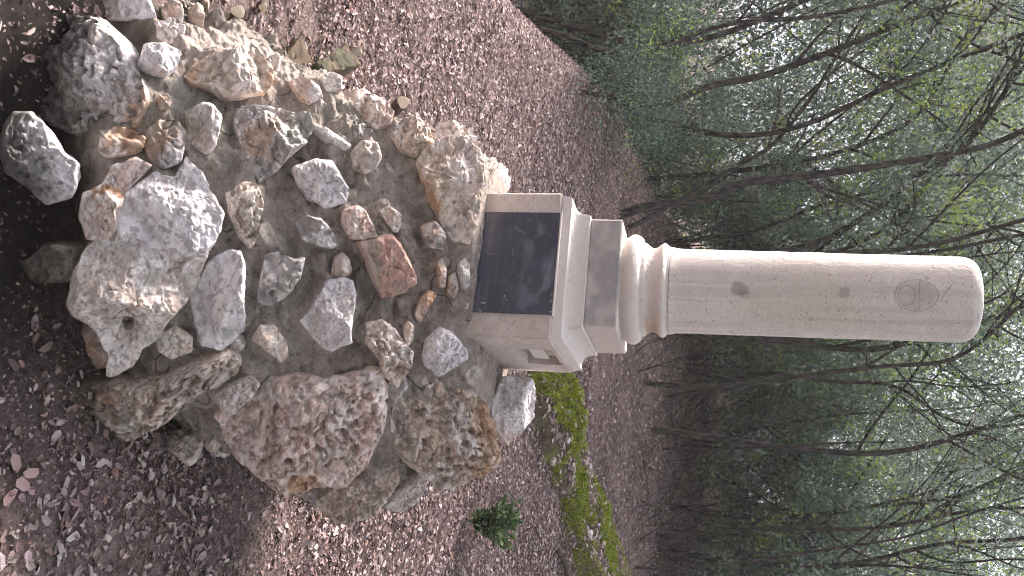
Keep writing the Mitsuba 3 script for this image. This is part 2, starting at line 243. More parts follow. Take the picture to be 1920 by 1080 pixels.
RUST = [(-.1767, 1.753, .119, .035), (-.1586, 1.838, .210, .030)]
def stone_color(p, n, uv):                                     # uv carries the stone's own warmth and how pitted it is
    kind = dr.floor(uv.x * .5)                                 # 0, 1 or 2: how fine its grain is
    tone = dr.floor(uv.y * .5)                                 # 0 plain, 1 dark grey, 2 bluish white
    w, pit, g = uv.x - 2 * kind, uv.y - 2 * tone, .7 + .55 * kind
    a, b = fbm(p.x * 8, p.y * 8, p.z * 8), fbm(p.x * 30 * g + 5, p.y * 30 * g, p.z * 30 * g)
    c = fbm(p.x * 95 * g, p.y * 95 * g + 3, p.z * 95 * g)
    ww = w + (a - .5) * .55
    col = mix((.50, .465, .465), (.53, .435, .365), smoothstep(.10, .50, ww))
    col = mix(col, (.27, .255, .26), dr.select(tone == 1, .9, 0.0))
    col = mix(col, (.60, .575, .61), dr.select(tone == 2, .85, 0.0))
    col = mix(col, (.63, .49, .45), smoothstep(.50, .80, ww))
    col = mix(col, (.47, .285, .235), smoothstep(.84, 1.0, w + (a - .5) * .2))
    col = mix(col, (.74, .715, .71), smoothstep(.46, .62, b * .58 + c * .42) * (1 - pit * .35) * (1 - smoothstep(.85, .95, w) * .8) * .75)
    col = mix(col, (.20, .17, .16), smoothstep(.45, .35, c) * .5)
    col = mix(col, (.30, .265, .255), smoothstep(.48, .36, fbm(p.x * 19 + 2, p.y * 19, p.z * 19)) * .4)
    grain = noise(p.x * 330, p.y * 330, p.z * 330)
    col = col * (.82 + .36 * grain)
    rust = smoothstep(.57, .72, fbm(p.x * 6 + 11, p.y * 6, p.z * 6 + 4)) * (.35 + .5 * w)
    for rx, ry, rz, rr in RUST:
        rust = dr.maximum(rust, smoothstep(1.3, .3, dr.sqrt(dr.square(p.x - rx) + dr.square(p.y - ry) + dr.square(p.z - rz)) / rr + (b - .5) * 1.4))
    col = mix(col, (.40, .19, .06), rust * .8)
    col = mix(col, (.15, .105, .09), smoothstep(.52, .66, fbm(p.x * 62, p.y * 62 + 9, p.z * 62)) * pit * .42)
    col = mix(col, (.30, .32, .27), smoothstep(.60, .7, fbm(p.x * 14, p.y * 14, p.z * 14 + 31)) * .4)
    mud_shade = smoothstep(.09, -.03, p.z + (a - .5) * .16)            # earth stain at the foot, with the hollow's shade put into the colour
    return mix(col, (.045, .037, .033), mud_shade * .85)

def fine_bump(p, n, uv):
    return fbm(p.x * 120, p.y * 120, p.z * 120, 3) * .004

def mortar_bump(p, n, uv):
    return fbm(p.x * 75, p.y * 75, p.z * 75, 4) * .010

def mortar_color(p, n, uv):
    a, b = fbm(p.x * 5, p.y * 5, p.z * 5), fbm(p.x * 45, p.y * 45, p.z * 45)
    col = mix((.195, .167, .152), (.315, .28, .257), smoothstep(.3, .7, a * .5 + b * .5))
    col = mix(col, (.36, .325, .30), smoothstep(.58, .72, fbm(p.x * 11 + 3, p.y * 11, p.z * 11)) * .6)
    left = smoothstep(-.15, -.5, p.x)
    col = mix(col, (.215, .208, .185), smoothstep(.45, .62, fbm(p.x * 7, p.y * 7 + 8, p.z * 7)) * (.04 + .45 * left))
    col = mix(col, (.07, .06, .05), smoothstep(.66, .74, fbm(p.x * 70, p.y * 70, p.z * 70)) * .5)
    col = col * (.62 + .5 * noise(p.x * 240, p.y * 240, p.z * 240) + .30 * fbm(p.x * 110, p.y * 110, p.z * 110))
    crack = smoothstep(.010, .003, dr.abs(fbm(p.x * 5 + 8, p.y * 5, p.z * 5) - .5)) * smoothstep(.48, .56, fbm(p.x * 9, p.y * 9 + 4, p.z * 9))
    col = mix(col, (.055, .047, .042), crack * .8)
    damp_shade = smoothstep(.16, .0, p.z + (a - .5) * .1)
    return mix(col, (.05, .042, .036), damp_shade * .9)

def column_color(p, n, uv):
    x, y = p.x - float(AXIS[0]), p.y - float(AXIS[1])
    a, b = fbm(p.x * 7, p.y * 7, p.z * 7), fbm(p.x * 40, p.y * 40, p.z * 40)
    s_ = dr.atan2(x, -y) * .116
    col = mix((.62, .575, .55), (.71, .665, .64), a)
    col = mix(col, (.58, .53, .465), smoothstep(.5, .7, fbm(p.x * 4 + 3, p.y * 4, p.z * 3)) * .5)
    streak = fbm(s_ * 60, p.z * 2.2, 3.0)
    col = mix(col, (.50, .465, .435), smoothstep(.50, .70, streak) * .5)
    col = col * (.80 + .40 * fbm(p.x * 150, p.y * 150, p.z * 150))
    pore = smoothstep(.70, .80, noise(p.x * 150, p.y * 150, p.z * 150)) * smoothstep(.4, .6, b)
    col = mix(col, (.30, .25, .235), pore * .6)
    s = dr.atan2(x, -y) * .116                                 # arc length from the front
    z = p.z
    wob = (fbm(p.x * 60, p.y * 60, p.z * 60) - .5) * .012
    def blot(s0, z0, rs, rz):
        return smoothstep(1.25, .75, dr.sqrt(dr.square((s - s0 + wob) / rs) + dr.square((z - z0 + wob) / rz)))
    col = mix(col, (.27, .245, .235), blot(-.010, 1.485, .018, .024) * .7 + blot(.004, 1.500, .012, .016) * .3)
    col = mix(col, (.30, .27, .26), blot(-.009, 1.752, .016, .018) * .6)
    rr = dr.sqrt(dr.square((s + .008) / .042) + dr.square((z - 1.928) / .052)) + wob * 3
    col = mix(col, (.40, .37, .36), smoothstep(1.15, .8, rr) * (.15 + .6 * b))
    pencil = smoothstep(.050, .018, dr.abs(rr - 1.0))
    pencil = dr.maximum(pencil, smoothstep(.0022, .0007, dr.abs(z - 1.936 + wob * .3)) * smoothstep(1.02, .98, rr))
    r2 = dr.sqrt(dr.square((s + .007) / .026) + dr.square((z - 1.905) / .021)) + wob * 5
    pencil = dr.maximum(pencil, smoothstep(.10, .03, dr.abs(r2 - 1.0)))
    r3 = dr.sqrt(dr.square((s + .002) / .014) + dr.square((z - 1.903) / .012)) + wob * 9
    pencil = dr.maximum(pencil, smoothstep(.16, .05, dr.abs(r3 - 1.0)) * .7)
    crack = smoothstep(.0025, .0008, dr.abs((s + .011) * .75 + (z - 1.994) + wob * 1.2)) * smoothstep(.055, .03, dr.abs(z - 2.01)) * smoothstep(-.06, -.03, s) * smoothstep(.012, .0, s)
    side_crack = smoothstep(.0022, .0006, dr.abs(s + .066 + wob * 1.6 + (noise(z * 14) - .5) * .016)) * smoothstep(.45, .55, noise(z * 22)) * smoothstep(1.5, 1.6, z)
    return mix(col, (.13, .12, .14), dr.clip(dr.maximum(pencil * .40 * (.3 + 1.2 * b), dr.maximum(crack * .6, side_crack * .25)), 0, 1))

def column_bump(p, n, uv):
    return (noise(p.x * 260, p.y * 260, p.z * 260) * .5 + fbm(p.x * 130, p.y * 130, p.z * 130)) * .0022

def pedestal_color(p, n, uv):
    a, b = fbm(p.x * 9, p.y * 9, p.z * 9), fbm(p.x * 60, p.y * 60, p.z * 60)
    col = mix((.43, .37, .345), (.55, .485, .455), smoothstep(.3, .7, a * .6 + b * .4))
    col = mix(col, (.28, .24, .22), smoothstep(.74, .84, noise(p.x * 170, p.y * 170, p.z * 170)) * .45)
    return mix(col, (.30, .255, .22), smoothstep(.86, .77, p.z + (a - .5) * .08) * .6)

def block_color(p, n, uv):                                      # the grey cement panel between pale arrises
    q = (p.x - float(AXIS[0])) * float(X[0]) + (p.y - float(AXIS[1])) * float(X[1])
    a, b = fbm(p.x * 14, p.y * 14, p.z * 14), fbm(p.x * 50, p.y * 50, p.z * 50)
    grey = mix((.29, .275, .28), (.45, .425, .42), smoothstep(.32, .66, a * .7 + b * .3))
    pale = mix((.50, .44, .415), (.58, .52, .49), b)
    front = smoothstep(-.5, -.8, n.x * float(Y[0]) + n.y * float(Y[1]))
    return mix(pale, grey, front * smoothstep(.156, .150, dr.abs(q)))

def base_color(p, n, uv):
    a, b = fbm(p.x * 9, p.y * 9, p.z * 20), fbm(p.x * 60, p.y * 60, p.z * 60)
    col = mix((.58, .53, .505), (.66, .61, .58), a)
    stain = smoothstep(.02, .10, p.x + (a - .5) * .12) * smoothstep(1.225, 1.24, p.z) * smoothstep(1.275, 1.262, p.z)
    col = mix(col, (.40, .26, .16), stain * .7)
    return mix(col, (.34, .29, .27), smoothstep(.76, .86, noise(p.x * 160, p.y * 160, p.z * 160)) * .45)

def plaque_color(p, n, uv):
    # uv: metres across and up the slab
    u, v = uv.x, uv.y
    a = fbm(u * 16 + 3, v * 16, 1.0)
    col = mix((.036, .041, .066), (.066, .073, .108), a)
    row = dr.floor(v / .026); fy = v / .026 - row
    cell = dr.floor(u / .0105); fx = u / .0105 - cell
    on = mikit.cell_rand(cell, row, 3)
    stroke = dr.maximum(smoothstep(.22, .08, dr.abs(fx - .2 - .6 * mikit.cell_rand(cell, row, 5))), smoothstep(.16, .06, dr.abs(fy - .25 - .45 * mikit.cell_rand(cell, row, 7))))
    letter = stroke * smoothstep(.05, .15, fy) * smoothstep(.80, .70, fy) * smoothstep(.22, .26, on) * smoothstep(.35, .55, fbm(u * 22, v * 22, 5.0))
    inside = smoothstep(.132, .126, dr.abs(u)) * smoothstep(.02, .026, v) * smoothstep(.215, .208, v)
    col = mix(col, (.20, .20, .24), letter * inside * .13)
    line = dr.maximum(smoothstep(.0016, .0006, dr.abs(v - .022)), smoothstep(.0016, .0006, dr.abs(v - .045)) * smoothstep(.02, .04, u))
    col = mix(col, (.20, .20, .24), line * .35)
    def scratch(u0, v0, u1, v1, w, k):
        du, dv = u1 - u0, v1 - v0
        t = dr.clip(((u - u0) * du + (v - v0) * dv) / (du * du + dv * dv), 0, 1)
        wob = (fbm(u * 70, v * 70, k) - .5) * .012
        return smoothstep(.25, .6, fbm(u * 60 + k, v * 60, 4.0)) * smoothstep(w * 1.6, w * .2, dr.sqrt(dr.square(u - u0 - t * du) + dr.square(v - v0 - t * dv)) + dr.abs(wob))
    s = scratch(-.02, .015, .06 - .085, .062, .0035, 1.0)
    s = dr.maximum(s, scratch(-.105, .105, -.085, .135, .004, 2.0))
    s = dr.maximum(s, scratch(-.085, .21, -.045, .19, .003, 3.0))
    s = dr.maximum(s, scratch(.0, .215, .045, .205, .004, 4.0))
    s = dr.maximum(s, scratch(-.04, .105, .03, .107, .0022, 5.0))
    haze = smoothstep(.42, .75, fbm(u * 20, v * 34, 9.0, 5)) * smoothstep(.05, .2, v)
    spots = smoothstep(.86, .92, noise(u * 170, v * 170, 2.0)) * smoothstep(.03, .10, u) * smoothstep(.5, .62, fbm(u * 30 + 9, v * 30, 3.0))
    return mix(mix(mix(col, (.20, .21, .26), haze * .5), (.25, .25, .29), s * .4), (.55, .55, .58), spots * .8)

def soil_color(p, n, uv):
    a, b = fbm(p.x * 3, p.y * 3, 2.0), fbm(p.x * 70, p.y * 70, p.z * 70)
    col = mix((.045, .033, .032), (.19, .14, .135), smoothstep(.32, .68, a * .3 + b * .4 + .3 * noise(p.x * 230, p.y * 230, p.z * 230)))
    damp_shade = dr.clip(1.5 * dr.exp(-dr.square((p.x + .28) / .58) - dr.square((p.y - 1.60) / .34)) * (.6 + .8 * a), 0, 1)  # near-black wet soil; shade under the overhang is put into the colour
    return mix(col, (.014, .012, .011), damp_shade * .95)

def bark_color(p, n, uv):
    a, b = fbm(p.x * 45, p.y * 45, p.z * 14), fbm(p.x * 4, p.y * 4, p.z * 2)
    col = mix((.022, .019, .019), (.075, .067, .063), smoothstep(.35, .7, a))
    return mix(col, (.055, .065, .04), smoothstep(.55, .7, b) * .5)

def log_color(p, n, uv):
    a = fbm(p.x * 40, p.y * 40, p.z * 40)
    return mix(mix((.032, .026, .023), (.10, .08, .068), a), (.12, .115, .06), smoothstep(.55, .7, fbm(p.x * 13, p.y * 13, p.z * 13)) * uv.x)

def cut_color(p, n, uv):
    return mix((.66, .58, .46), (.50, .40, .28), fbm(p.x * 70, p.y * 70, p.z * 70))

def wood_color(p, n, uv):
    a = fbm(p.x * 25, p.y * 90, p.z * 40)
    col = mix((.05, .037, .028), (.17, .13, .09), a)
    return mix(col, (.065, .066, .042), smoothstep(.42, .58, fbm(p.x * 14, p.y * 14, p.z * 14)) * uv.x)

def mossrock_color(p, n, uv):
    a, b = fbm(p.x * 6, p.y * 6, p.z * 6), fbm(p.x * 30, p.y * 30, p.z * 30)
    col = mix((.055, .042, .03), (.15, .12, .09), b)
    return mix(col, (.15, .17, .04), smoothstep(.4, .65, a) * smoothstep(.1, .6, n.z) * .8)

VC = {'type': 'mesh_attribute', 'name': 'vertex_color'}
scene['stone_material'] = rough(stone_color, .88, fine_bump)
scene['mortar_material'] = rough(mortar_color, .95, mortar_bump, spec=.15)
scene['column_material'] = rough(column_color, .85, column_bump)
scene['pedestal_material'] = rough(pedestal_color, .85, fine_bump)
scene['block_material'] = rough(block_color, .85)
scene['base_material'] = rough(base_color, .85, fine_bump)
scene['plaque_material'] = rough(plaque_color, .22, spec=.5)
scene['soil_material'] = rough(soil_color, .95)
scene['bark_material'] = rough(bark_color, .9)
scene['log_material'] = rough(log_color, .9)
scene['cut_material'] = rough(cut_color, .8)
scene['wood_material'] = rough(wood_color, .9)
scene['moss_rock_material'] = rough(mossrock_color, .95)
scene['dry_leaf_material'] = rough(VC, .75)
scene['green_leaf_material'] = {'type': 'principledthin', 'base_color': VC, 'roughness': .45, 'diff_trans': .7, 'spec_trans': 0.0, 'eta': 1.4}
scene['moss_material'] = {'type': 'principledthin', 'base_color': VC, 'roughness': .8, 'diff_trans': .8, 'spec_trans': 0.0, 'eta': 1.3}

# ------------------------------------------------------------------ ground: one sheet out to the horizon
def axis_lines(lo, hi, step, far0, far1):
    mid = np.arange(lo, hi + 1e-9, step)
    g = lambda far, s: s * step * np.cumsum(1.09 ** np.arange(1, 200))
    a, b = mid[0] + g(far0, -1), mid[-1] + g(far1, 1)
    return np.r_[a[a > far0][::-1], mid, b[b < far1]]
gx, gy = axis_lines(-1.3, 1.6, .022, -66, 66), axis_lines(1.2, 3.6, .022, -66, 66)
GX, GY = np.meshgrid(gx, gy)
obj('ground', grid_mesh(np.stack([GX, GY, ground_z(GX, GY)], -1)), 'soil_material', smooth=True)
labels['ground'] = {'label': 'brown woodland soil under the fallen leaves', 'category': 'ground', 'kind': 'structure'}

# ------------------------------------------------------------------ the monument
MON = thing('monument', 'pale stone column on a plaque-bearing pedestal and mortared rubble base', 'monument')
def mound_radius():
    a = np.radians([0, 45, 90, 135, 180, 225, 270, 315, 360])
    return CubicSpline(a, np.r_[RADII, RADII[:1]], bc_type='periodic')
def stone_edges():
    q = []
    for warm, pit, rise, c, N, out, lab in STONES:
        o = np.array(out).reshape(-1, 2) / 1000 * 1.09; o = np.r_[o, o[:1]]
        s = np.r_[0, np.cumsum(np.linalg.norm(np.diff(o, axis=0), axis=1))]; t = np.arange(0, s[-1], .006)
        N = unit(np.array(N)); e1 = unit(np.cross(Z, N)); e2 = np.cross(N, e1)
        q.append(np.array(c) + np.interp(t, s, o[:, 0])[:, None] * e1 + np.interp(t, s, o[:, 1])[:, None] * e2)
    return cKDTree(np.concatenate(q))
def build_mound():
    az = np.linspace(0, 2 * np.pi, 700, endpoint=False)
    zs = np.r_[-.22, -.12, -.05, np.linspace(0, .78, 230)]
    R = CubicSpline(LEVELS, mound_radius()(az).T)(np.clip(zs, 0, .78))
    R = R - np.where(zs < 0, -zs * .5, 0)[:, None]
    P = np.stack([AXIS[0] + R * np.cos(az), AXIS[1] + R * np.sin(az), np.repeat(zs[:, None], len(az), 1)], -1)
    n = np.stack([np.cos(az), np.sin(az), az * 0 + .5], -1)[None]
    lump = (meshkit.fbm(P * 7, 3, 2) - .5) * .10 + (meshkit.fbm(P * 22, 3, 3) - .5) * .035 + (meshkit.fbm(P * 60, 3, 4) - .5) * .026 + .026 * sstep(.60, .80, meshkit.noise(P * 19 + 5, 14)) + .008 * sstep(.62, .8, meshkit.noise(P * 38 + 5, 15))
    lump -= .018 * sstep(.04, .0, np.abs(meshkit.fbm(P * 6 + 3, 2, 8) - .5)) * .6
    dist = stone_edges().query(P.reshape(-1, 3))[0].reshape(P.shape[:2])
    lump = lump + .034 * np.exp(-(dist / .032) ** 2) * (.4 + 1.2 * meshkit.fbm(P * 14, 2, 12))   # the mortar is smeared up against every stone
    P = P + n * (lump * .8 * sstep(.8, .70, P[..., 2]) - .046 * sstep(.80, .66, P[..., 2]))[..., None]
    rings = [P]
    top = P[-1]; c = np.array([AXIS[0], AXIS[1], .80])
    for k in np.linspace(.15, .95, 14):
        q = top * (1 - k) + c * k
        q = q + Z * ((meshkit.fbm(q * 20, 3, 3) - .5) * .02 * min(1, k * 4) + .0)[:, None]
        rings.append(q[None])
    return ring_mesh(np.concatenate(rings), cap1=c)
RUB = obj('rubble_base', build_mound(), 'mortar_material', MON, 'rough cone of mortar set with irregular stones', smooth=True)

def rock(outline, center, N, rise, seed, pit, embed=.07, res=.0034, crag=1.0, holes=()):
    """A stone from its outline (metres, in its own plane): domed, faceted, pitted, with sides that run back into the mortar."""
    rng = np.random.default_rng(seed); pit = pit % 2
    N = unit(np.asarray(N, float)); e1 = unit(np.cross(Z, N)); e2 = np.cross(N, e1)
    o = np.asarray(outline, float)
    cen = o.mean(0) if trimesh.path.polygons.Polygon(o).contains(trimesh.path.polygons.Polygon(o).centroid) is False else np.array(trimesh.path.polygons.Polygon(o).centroid.coords[0])
    ring = np.r_[o, o[:1]]; s = np.r_[0, np.cumsum(np.linalg.norm(np.diff(ring, axis=0), axis=1))]
    M = int(np.clip(s[-1] / res, 40, 330))
    b = np.stack([np.interp(np.linspace(0, s[-1], M, endpoint=False), s, ring[:, k]) for k in (0, 1)], -1)
    for _ in range(max(1, M // 90)):
        b = .25 * np.roll(b, 1, 0) + .5 * b + .25 * np.roll(b, -1, 0)
    size = math.sqrt(abs(np.sum(b[:, 0] * np.roll(b[:, 1], -1) - b[:, 1] * np.roll(b[:, 0], -1)) / 2 / math.pi))
    K = int(np.clip(size / res, 9, 60))
    q = np.r_[np.linspace(.0, 1, K + 1)[1:] ** .9, np.full(5, 1.0)]
    down = np.r_[np.zeros(K), np.linspace(.2, 1, 5)]
    U = cen + (b - cen)[None] * (q * (1 + .0 * down) - .10 * down ** 2)[:, None, None]
    n2 = (U - cen) / size
    edge = np.repeat(q[:, None], M, 1)
    h = 1.12 - 1.12 * edge ** 5
    for _ in range(5):
        a, g, c0 = rng.uniform(0, 2 * np.pi), rng.uniform(.25, 1.6), rng.uniform(.62, 1.25)
        pl = c0 - g * (n2[..., 0] * math.cos(a) + n2[..., 1] * math.sin(a))
        k = 26.0
        h = -np.log(np.exp(-k * h) + np.exp(-k * np.clip(pl, -.05, 3))) / k
    h = np.maximum(h, 0) * rise * size * 1.5
    P = center + U[..., :1] * e1 + U[..., 1:] * e2 + (h - embed * down[:, None])[..., None] * N
    w = P * (1 + 0) + seed * 3.17
    fade = (1 - .6 * edge ** 6)
    d = (meshkit.fbm(w * 18, 3, seed) - .5) * .030 * crag + (.5 - np.abs(meshkit.fbm(w * 40, 4, seed + 1) - .5) * 4) * .0035 * crag + (meshkit.fbm(w * 60, 3, seed + 8) - .5) * .015 * crag + (meshkit.noise(w * 190, seed + 9) - .5) * .0035
    rid = np.abs(meshkit.fbm(w * 26, 3, seed + 2) - .5)
    d -= .010 * sstep(.05, .0, rid) * (.4 + pit)
    pits = sstep(.50, .36, meshkit.fbm(w * 42, 2, seed + 3)) * .026 * pit + sstep(.47, .30, meshkit.noise(w * 75, seed + 4)) * .013 * pit
    d = d * min(1.0, size / .06 + .25) - pits * min(1.0, size / .07)
    lat = (meshkit.fbm(w * 24, 3, seed + 5) - .5)[..., None] * (e1 * .02 + 0) + (meshkit.fbm(w * 24, 3, seed + 6) - .5)[..., None] * (e2 * .02)
    P = P + N * (d * fade)[..., None] + lat * min(1, size / .08) * (edge ** 2)[..., None] * (.5 + crag * .4)
    for hc, hr, hd in holes:
        P = P - N * (hd * sstep(1.25, .75, np.linalg.norm((P - np.array(hc)) - ((P - np.array(hc)) @ N)[..., None] * N, axis=-1) / hr))[..., None]
    tip = P[0].mean(0)
    v, f = ring_mesh(P[::-1], cap1=tip)
    return v, f
def rock_obj(name, parent, outline, center, N, rise, warm, pit, seed, label=None, **kw):
    v, f = rock(outline, center, N, rise, seed, pit, **kw)
    return obj(name, (v, f), 'stone_material', parent, label, smooth=True, uv=np.tile([warm + 2 * ((seed * 7) % 3), pit], (len(v), 1)))
for i, (warm, pit, rise, c, N, out, lab) in enumerate(STONES):
    rock_obj('stone', RUB, np.array(out).reshape(-1, 2) / 1000 * 1.09, np.array(c) + .010 * np.array(N), N, rise * 1.1, warm, pit, 100 + i, lab, embed=.12, holes=[((.1015, 1.8117, .1422), .013, .05)] if i == 9 else ())

rng = np.random.default_rng(23)
taken = [(np.array(c), math.sqrt(np.ptp(np.array(o)[0::2]) * np.ptp(np.array(o)[1::2])) / 2000) for _, _, _, c, _, o, _ in STONES]
made = 0
for k in range(900):                                           # small stones pressed into the mortar between the large ones
    az = math.radians(rng.uniform(212, 362)); z = rng.uniform(.06, .72)
    r = float(CubicSpline(LEVELS, mound_radius()(az % (2 * math.pi)))(z)); R = rng.uniform(.018, .036)
    N = unit(np.array([math.cos(az), math.sin(az), .45])); c = np.array([AXIS[0] + r * math.cos(az), AXIS[1] + r * math.sin(az), z])
    if made == 24: break
    if any(np.linalg.norm(c - q) < s + R * 1.3 for q, s in taken): continue
    taken.append((c, R)); made += 1
    th = np.linspace(0, 2 * math.pi, 8, endpoint=False) + rng.uniform(-.25, .25, 8)
    o = np.stack([np.cos(th) * rng.uniform(.8, 1.4), np.sin(th)], -1) * R * rng.uniform(.75, 1.15, (8, 1))
    rock_obj('stone', RUB, o, c - .026 * N, N, rng.uniform(.5, .9), rng.choice([.08, .25, .4, .5, .65]), rng.uniform(.1, .7), 600 + k, embed=.05, res=.004)
rng = np.random.default_rng(19)
for k in range(30):                                            # the stones of the far side
    az = math.radians(rng.uniform(5, 172)); z = rng.uniform(.08, .68)
    r = float(CubicSpline(LEVELS, mound_radius()(az % (2 * math.pi)))(z))
    N = unit(np.array([math.cos(az), math.sin(az), .45])); R = rng.uniform(.04, .10)
    th = np.sort(rng.uniform(0, 2 * math.pi, 9)); th = np.linspace(0, 2 * math.pi, 9, endpoint=False) + rng.uniform(-.2, .2, 9)
    o = np.stack([np.cos(th) * rng.uniform(.75, 1.25), np.sin(th)], -1) * R * rng.uniform(.75, 1.15, (9, 1))
    c = np.array([AXIS[0] + r * math.cos(az), AXIS[1] + r * math.sin(az), z]) + .004 * N
    if math.cos(az) * .0 - math.sin(az) < .35 or abs(math.degrees(az)) > 12:
        rock_obj('stone', RUB, o, c, N, .5, rng.uniform(.05, .6), rng.uniform(.1, .7), 400 + k, embed=.09, res=.006)

def local(v):
    v = np.asarray(v, float)
    return AXIS + v[:, :1] * X + v[:, 1:2] * Y + v[:, 2:] * Z
def mani(m):
    m = m.to_mesh(); return local(np.array(m.vert_properties[:, :3])), np.array(m.tri_verts)
def cuboid(x0, x1, y0, y1, z0, z1):
    return manifold3d.Manifold.cube([x1 - x0, y1 - y0, z1 - z0]).translate([x0, y0, z0])
def bevel_box(a, z0, z1, b=.004):
    pts = [(sx * (a - (b if k != 0 else 0)), sy * (a - (b if k != 1 else 0)), (z1 - (b if k != 2 else 0)) if sz > 0 else (z0 + (b if k != 2 else 0)))
           for sx in (-1, 1) for sy in (-1, 1) for sz in (-1, 1) for k in range(3)]
    return manifold3d.Manifold.hull_points(np.array(pts))
def rough_box(m, amp=.002, res=.012, seed=1):
    v, f = mani(m.refine_to_length(res))
    tm = trimesh.Trimesh(v, f, process=False)
    n = tm.vertex_normals
    return v + n * ((meshkit.fbm(v * 45, 3, seed) - .5) * 2 * amp)[:, None], f
A = .2104
die = bevel_box(A, .70, 1.0, .005) - cuboid(.165, .23, -.085, .100, .880, .984)
PED = obj('pedestal', rough_box(die, .0015), 'pedestal_material', MON, 'square cement pedestal with a plaque on its front', smooth=30)
v, f = rough_box(bevel_box(1, -1, 1, .06).scale([.030, .078, .0225]).translate([.166, .016, .924]), .003, .012, 4)
rk = rough_box(bevel_box(1, -1, 1, .08).scale([.018, .080, .024]).translate([.170, .006, .960]), .004, .012, 7)
obj('broken_brick', rk, 'stone_material', PED, 'red brown broken brick in the side slot', smooth=30) if False else None
scene_key = obj('stone_chip', (v, f), 'base_material', PED, 'pale chip wedged in the side slot of the pedestal', uv=np.tile([.5, .0], (len(v), 1)))
obj('broken_brick', rk, 'stone_material', PED, 'red brown brick piece in the side slot of the pedestal', uv=np.tile([.92, .3], (len(rk[0]), 1)))
# slate plaque, let into the die's front and standing 4 mm proud
pv, pf = mani(cuboid(-.149, .1435, -.2145, -.19, .771, .9995).refine_to_length(.02))
lx = (pv - AXIS) @ X
PLQ = obj('plaque', (pv, pf), 'plaque_material', PED, 'dark slate plaque with a worn unreadable inscription', uv=np.stack([lx, pv[:, 2] - .771], -1))
fil = rough_box(cuboid(-.135, .140, -.2265, -.2, .752, .7705), .004, .008, 12)
obj('mortar_fillet', fil, 'base_material', PED, 'thin pale line of mortar under the plaque')
obj('lit_edge_strip', rough_box(cuboid(-.150, .1445, -.2162, -.20, 1.0002, 1.0042), .0006, .01, 13), 'base_material', PED, 'thin white strip added for the light along the edge over the plaque')  # added pale strip standing in for light caught on the die's top edge
# weathering: fascia, cavetto and fillet, square on plan
prof = [(A - .006, 1.0008)] + [(A - .006, 1.003), (.2035, 1.006), (.2015, 1.024), (.199, 1.027)]
for t in np.linspace(0, 1, 9): prof.append((.199 - .034 * math.sin(t * math.pi / 2), 1.027 + .036 * (1 - math.cos(t * math.pi / 2))))
prof += [(.1635, 1.066), (.1635, 1.0745), (.160, 1.0768)]
def square_loft(prof, m=28):
    sq = []
    for k in range(4):
        c0, c1 = [(-1, -1), (1, -1), (1, 1), (-1, 1)][k], [(1, -1), (1, 1), (-1, 1), (-1, -1)][k]
        for t in np.arange(m) / m: sq.append([c0[0] * (1 - t) + c1[0] * t, c0[1] * (1 - t) + c1[1] * t])
    sq = np.array(sq)
    P = np.stack([np.c_[sq * r, np.full(len(sq), z)] for r, z in prof])
    Q = local(P.reshape(-1, 3)).reshape(P.shape)
    Q += (meshkit.fbm(Q * 50, 3, 3) - .5)[..., None] * .003 * unit(Q - AXIS - Z * Q[..., 2:])
    return ring_mesh(Q, AXIS + Z * prof[0][1], AXIS + Z * prof[-1][1])
obj('moulding', square_loft(prof), 'base_material', PED, 'stepped moulding narrowing to the grey block', smooth=38)
obj('block', rough_box(bevel_box(.1553, 1.0765, 1.1655, .004), .001), 'block_material', MON, 'square block with a dark grey cement face', smooth=30)
def lathe(prof, n=120, amp=.001, seed=1, freq=40):
    prof = np.array(prof); th = np.arange(n) * 2 * np.pi / n
    d = np.stack([np.cos(th), np.sin(th), th * 0], -1)
    P = AXIS + Z * prof[:, None, 1:] + d[None] * prof[:, None, :1]
    P = P + d[None] * ((meshkit.fbm(P * freq, 3, seed) - .5) * 2 * amp)[..., None]
    return ring_mesh(P, AXIS + Z * prof[0, 1], AXIS + Z * prof[-1, 1])
def arc(r0, z0, r1, z1, bulge, n=9):
    t = np.linspace(0, 1, n); c = np.array([(r0 + r1) / 2, (z0 + z1) / 2]); d = np.array([r1 - r0, z1 - z0])
    nrm = np.array([d[1], -d[0]]) 
    return [tuple(np.array([r0, z0]) + d * k + nrm * bulge * 4 * k * (1 - k)) for k in t]
bp = [(.146, 1.1655), (.146, 1.172)] + arc(.1475, 1.172, .1455, 1.2165, .30 * .9) + [(.1355, 1.2185), (.1335, 1.2275)] + arc(.1325, 1.229, .1285, 1.266, -.27) + [(.1295, 1.2665)] + arc(.1295, 1.2675, .1285, 1.2875, .30) + [(.1255, 1.2895), (.1255, 1.2945), (.1215, 1.2965)]
obj('column_base', lathe(bp, 128, .0008), 'base_material', MON, 'round moulded base ring of the column', smooth=35)
sp = [(.1245, 1.2972), (.1235, 1.304), (.1208, 1.314), (.1200, 1.33)] + [(.1200 - .0055 * t, 1.33 + t * .727) for t in np.linspace(0.02, 1, 90)]
sp += [(.1143 - .036 * (1 - math.cos(t)), 2.058 + .038 * math.sin(t)) for t in np.linspace(.12, math.pi / 2, 12)]
sp += [(.060, 2.0985), (.03, 2.1005), (.01, 2.101)]
obj('column_shaft', lathe(sp, 160, .0013, 5, 22), 'column_material', MON, 'pale pinkish column shaft with round top, grey stains and a pencilled circle', smooth=40)

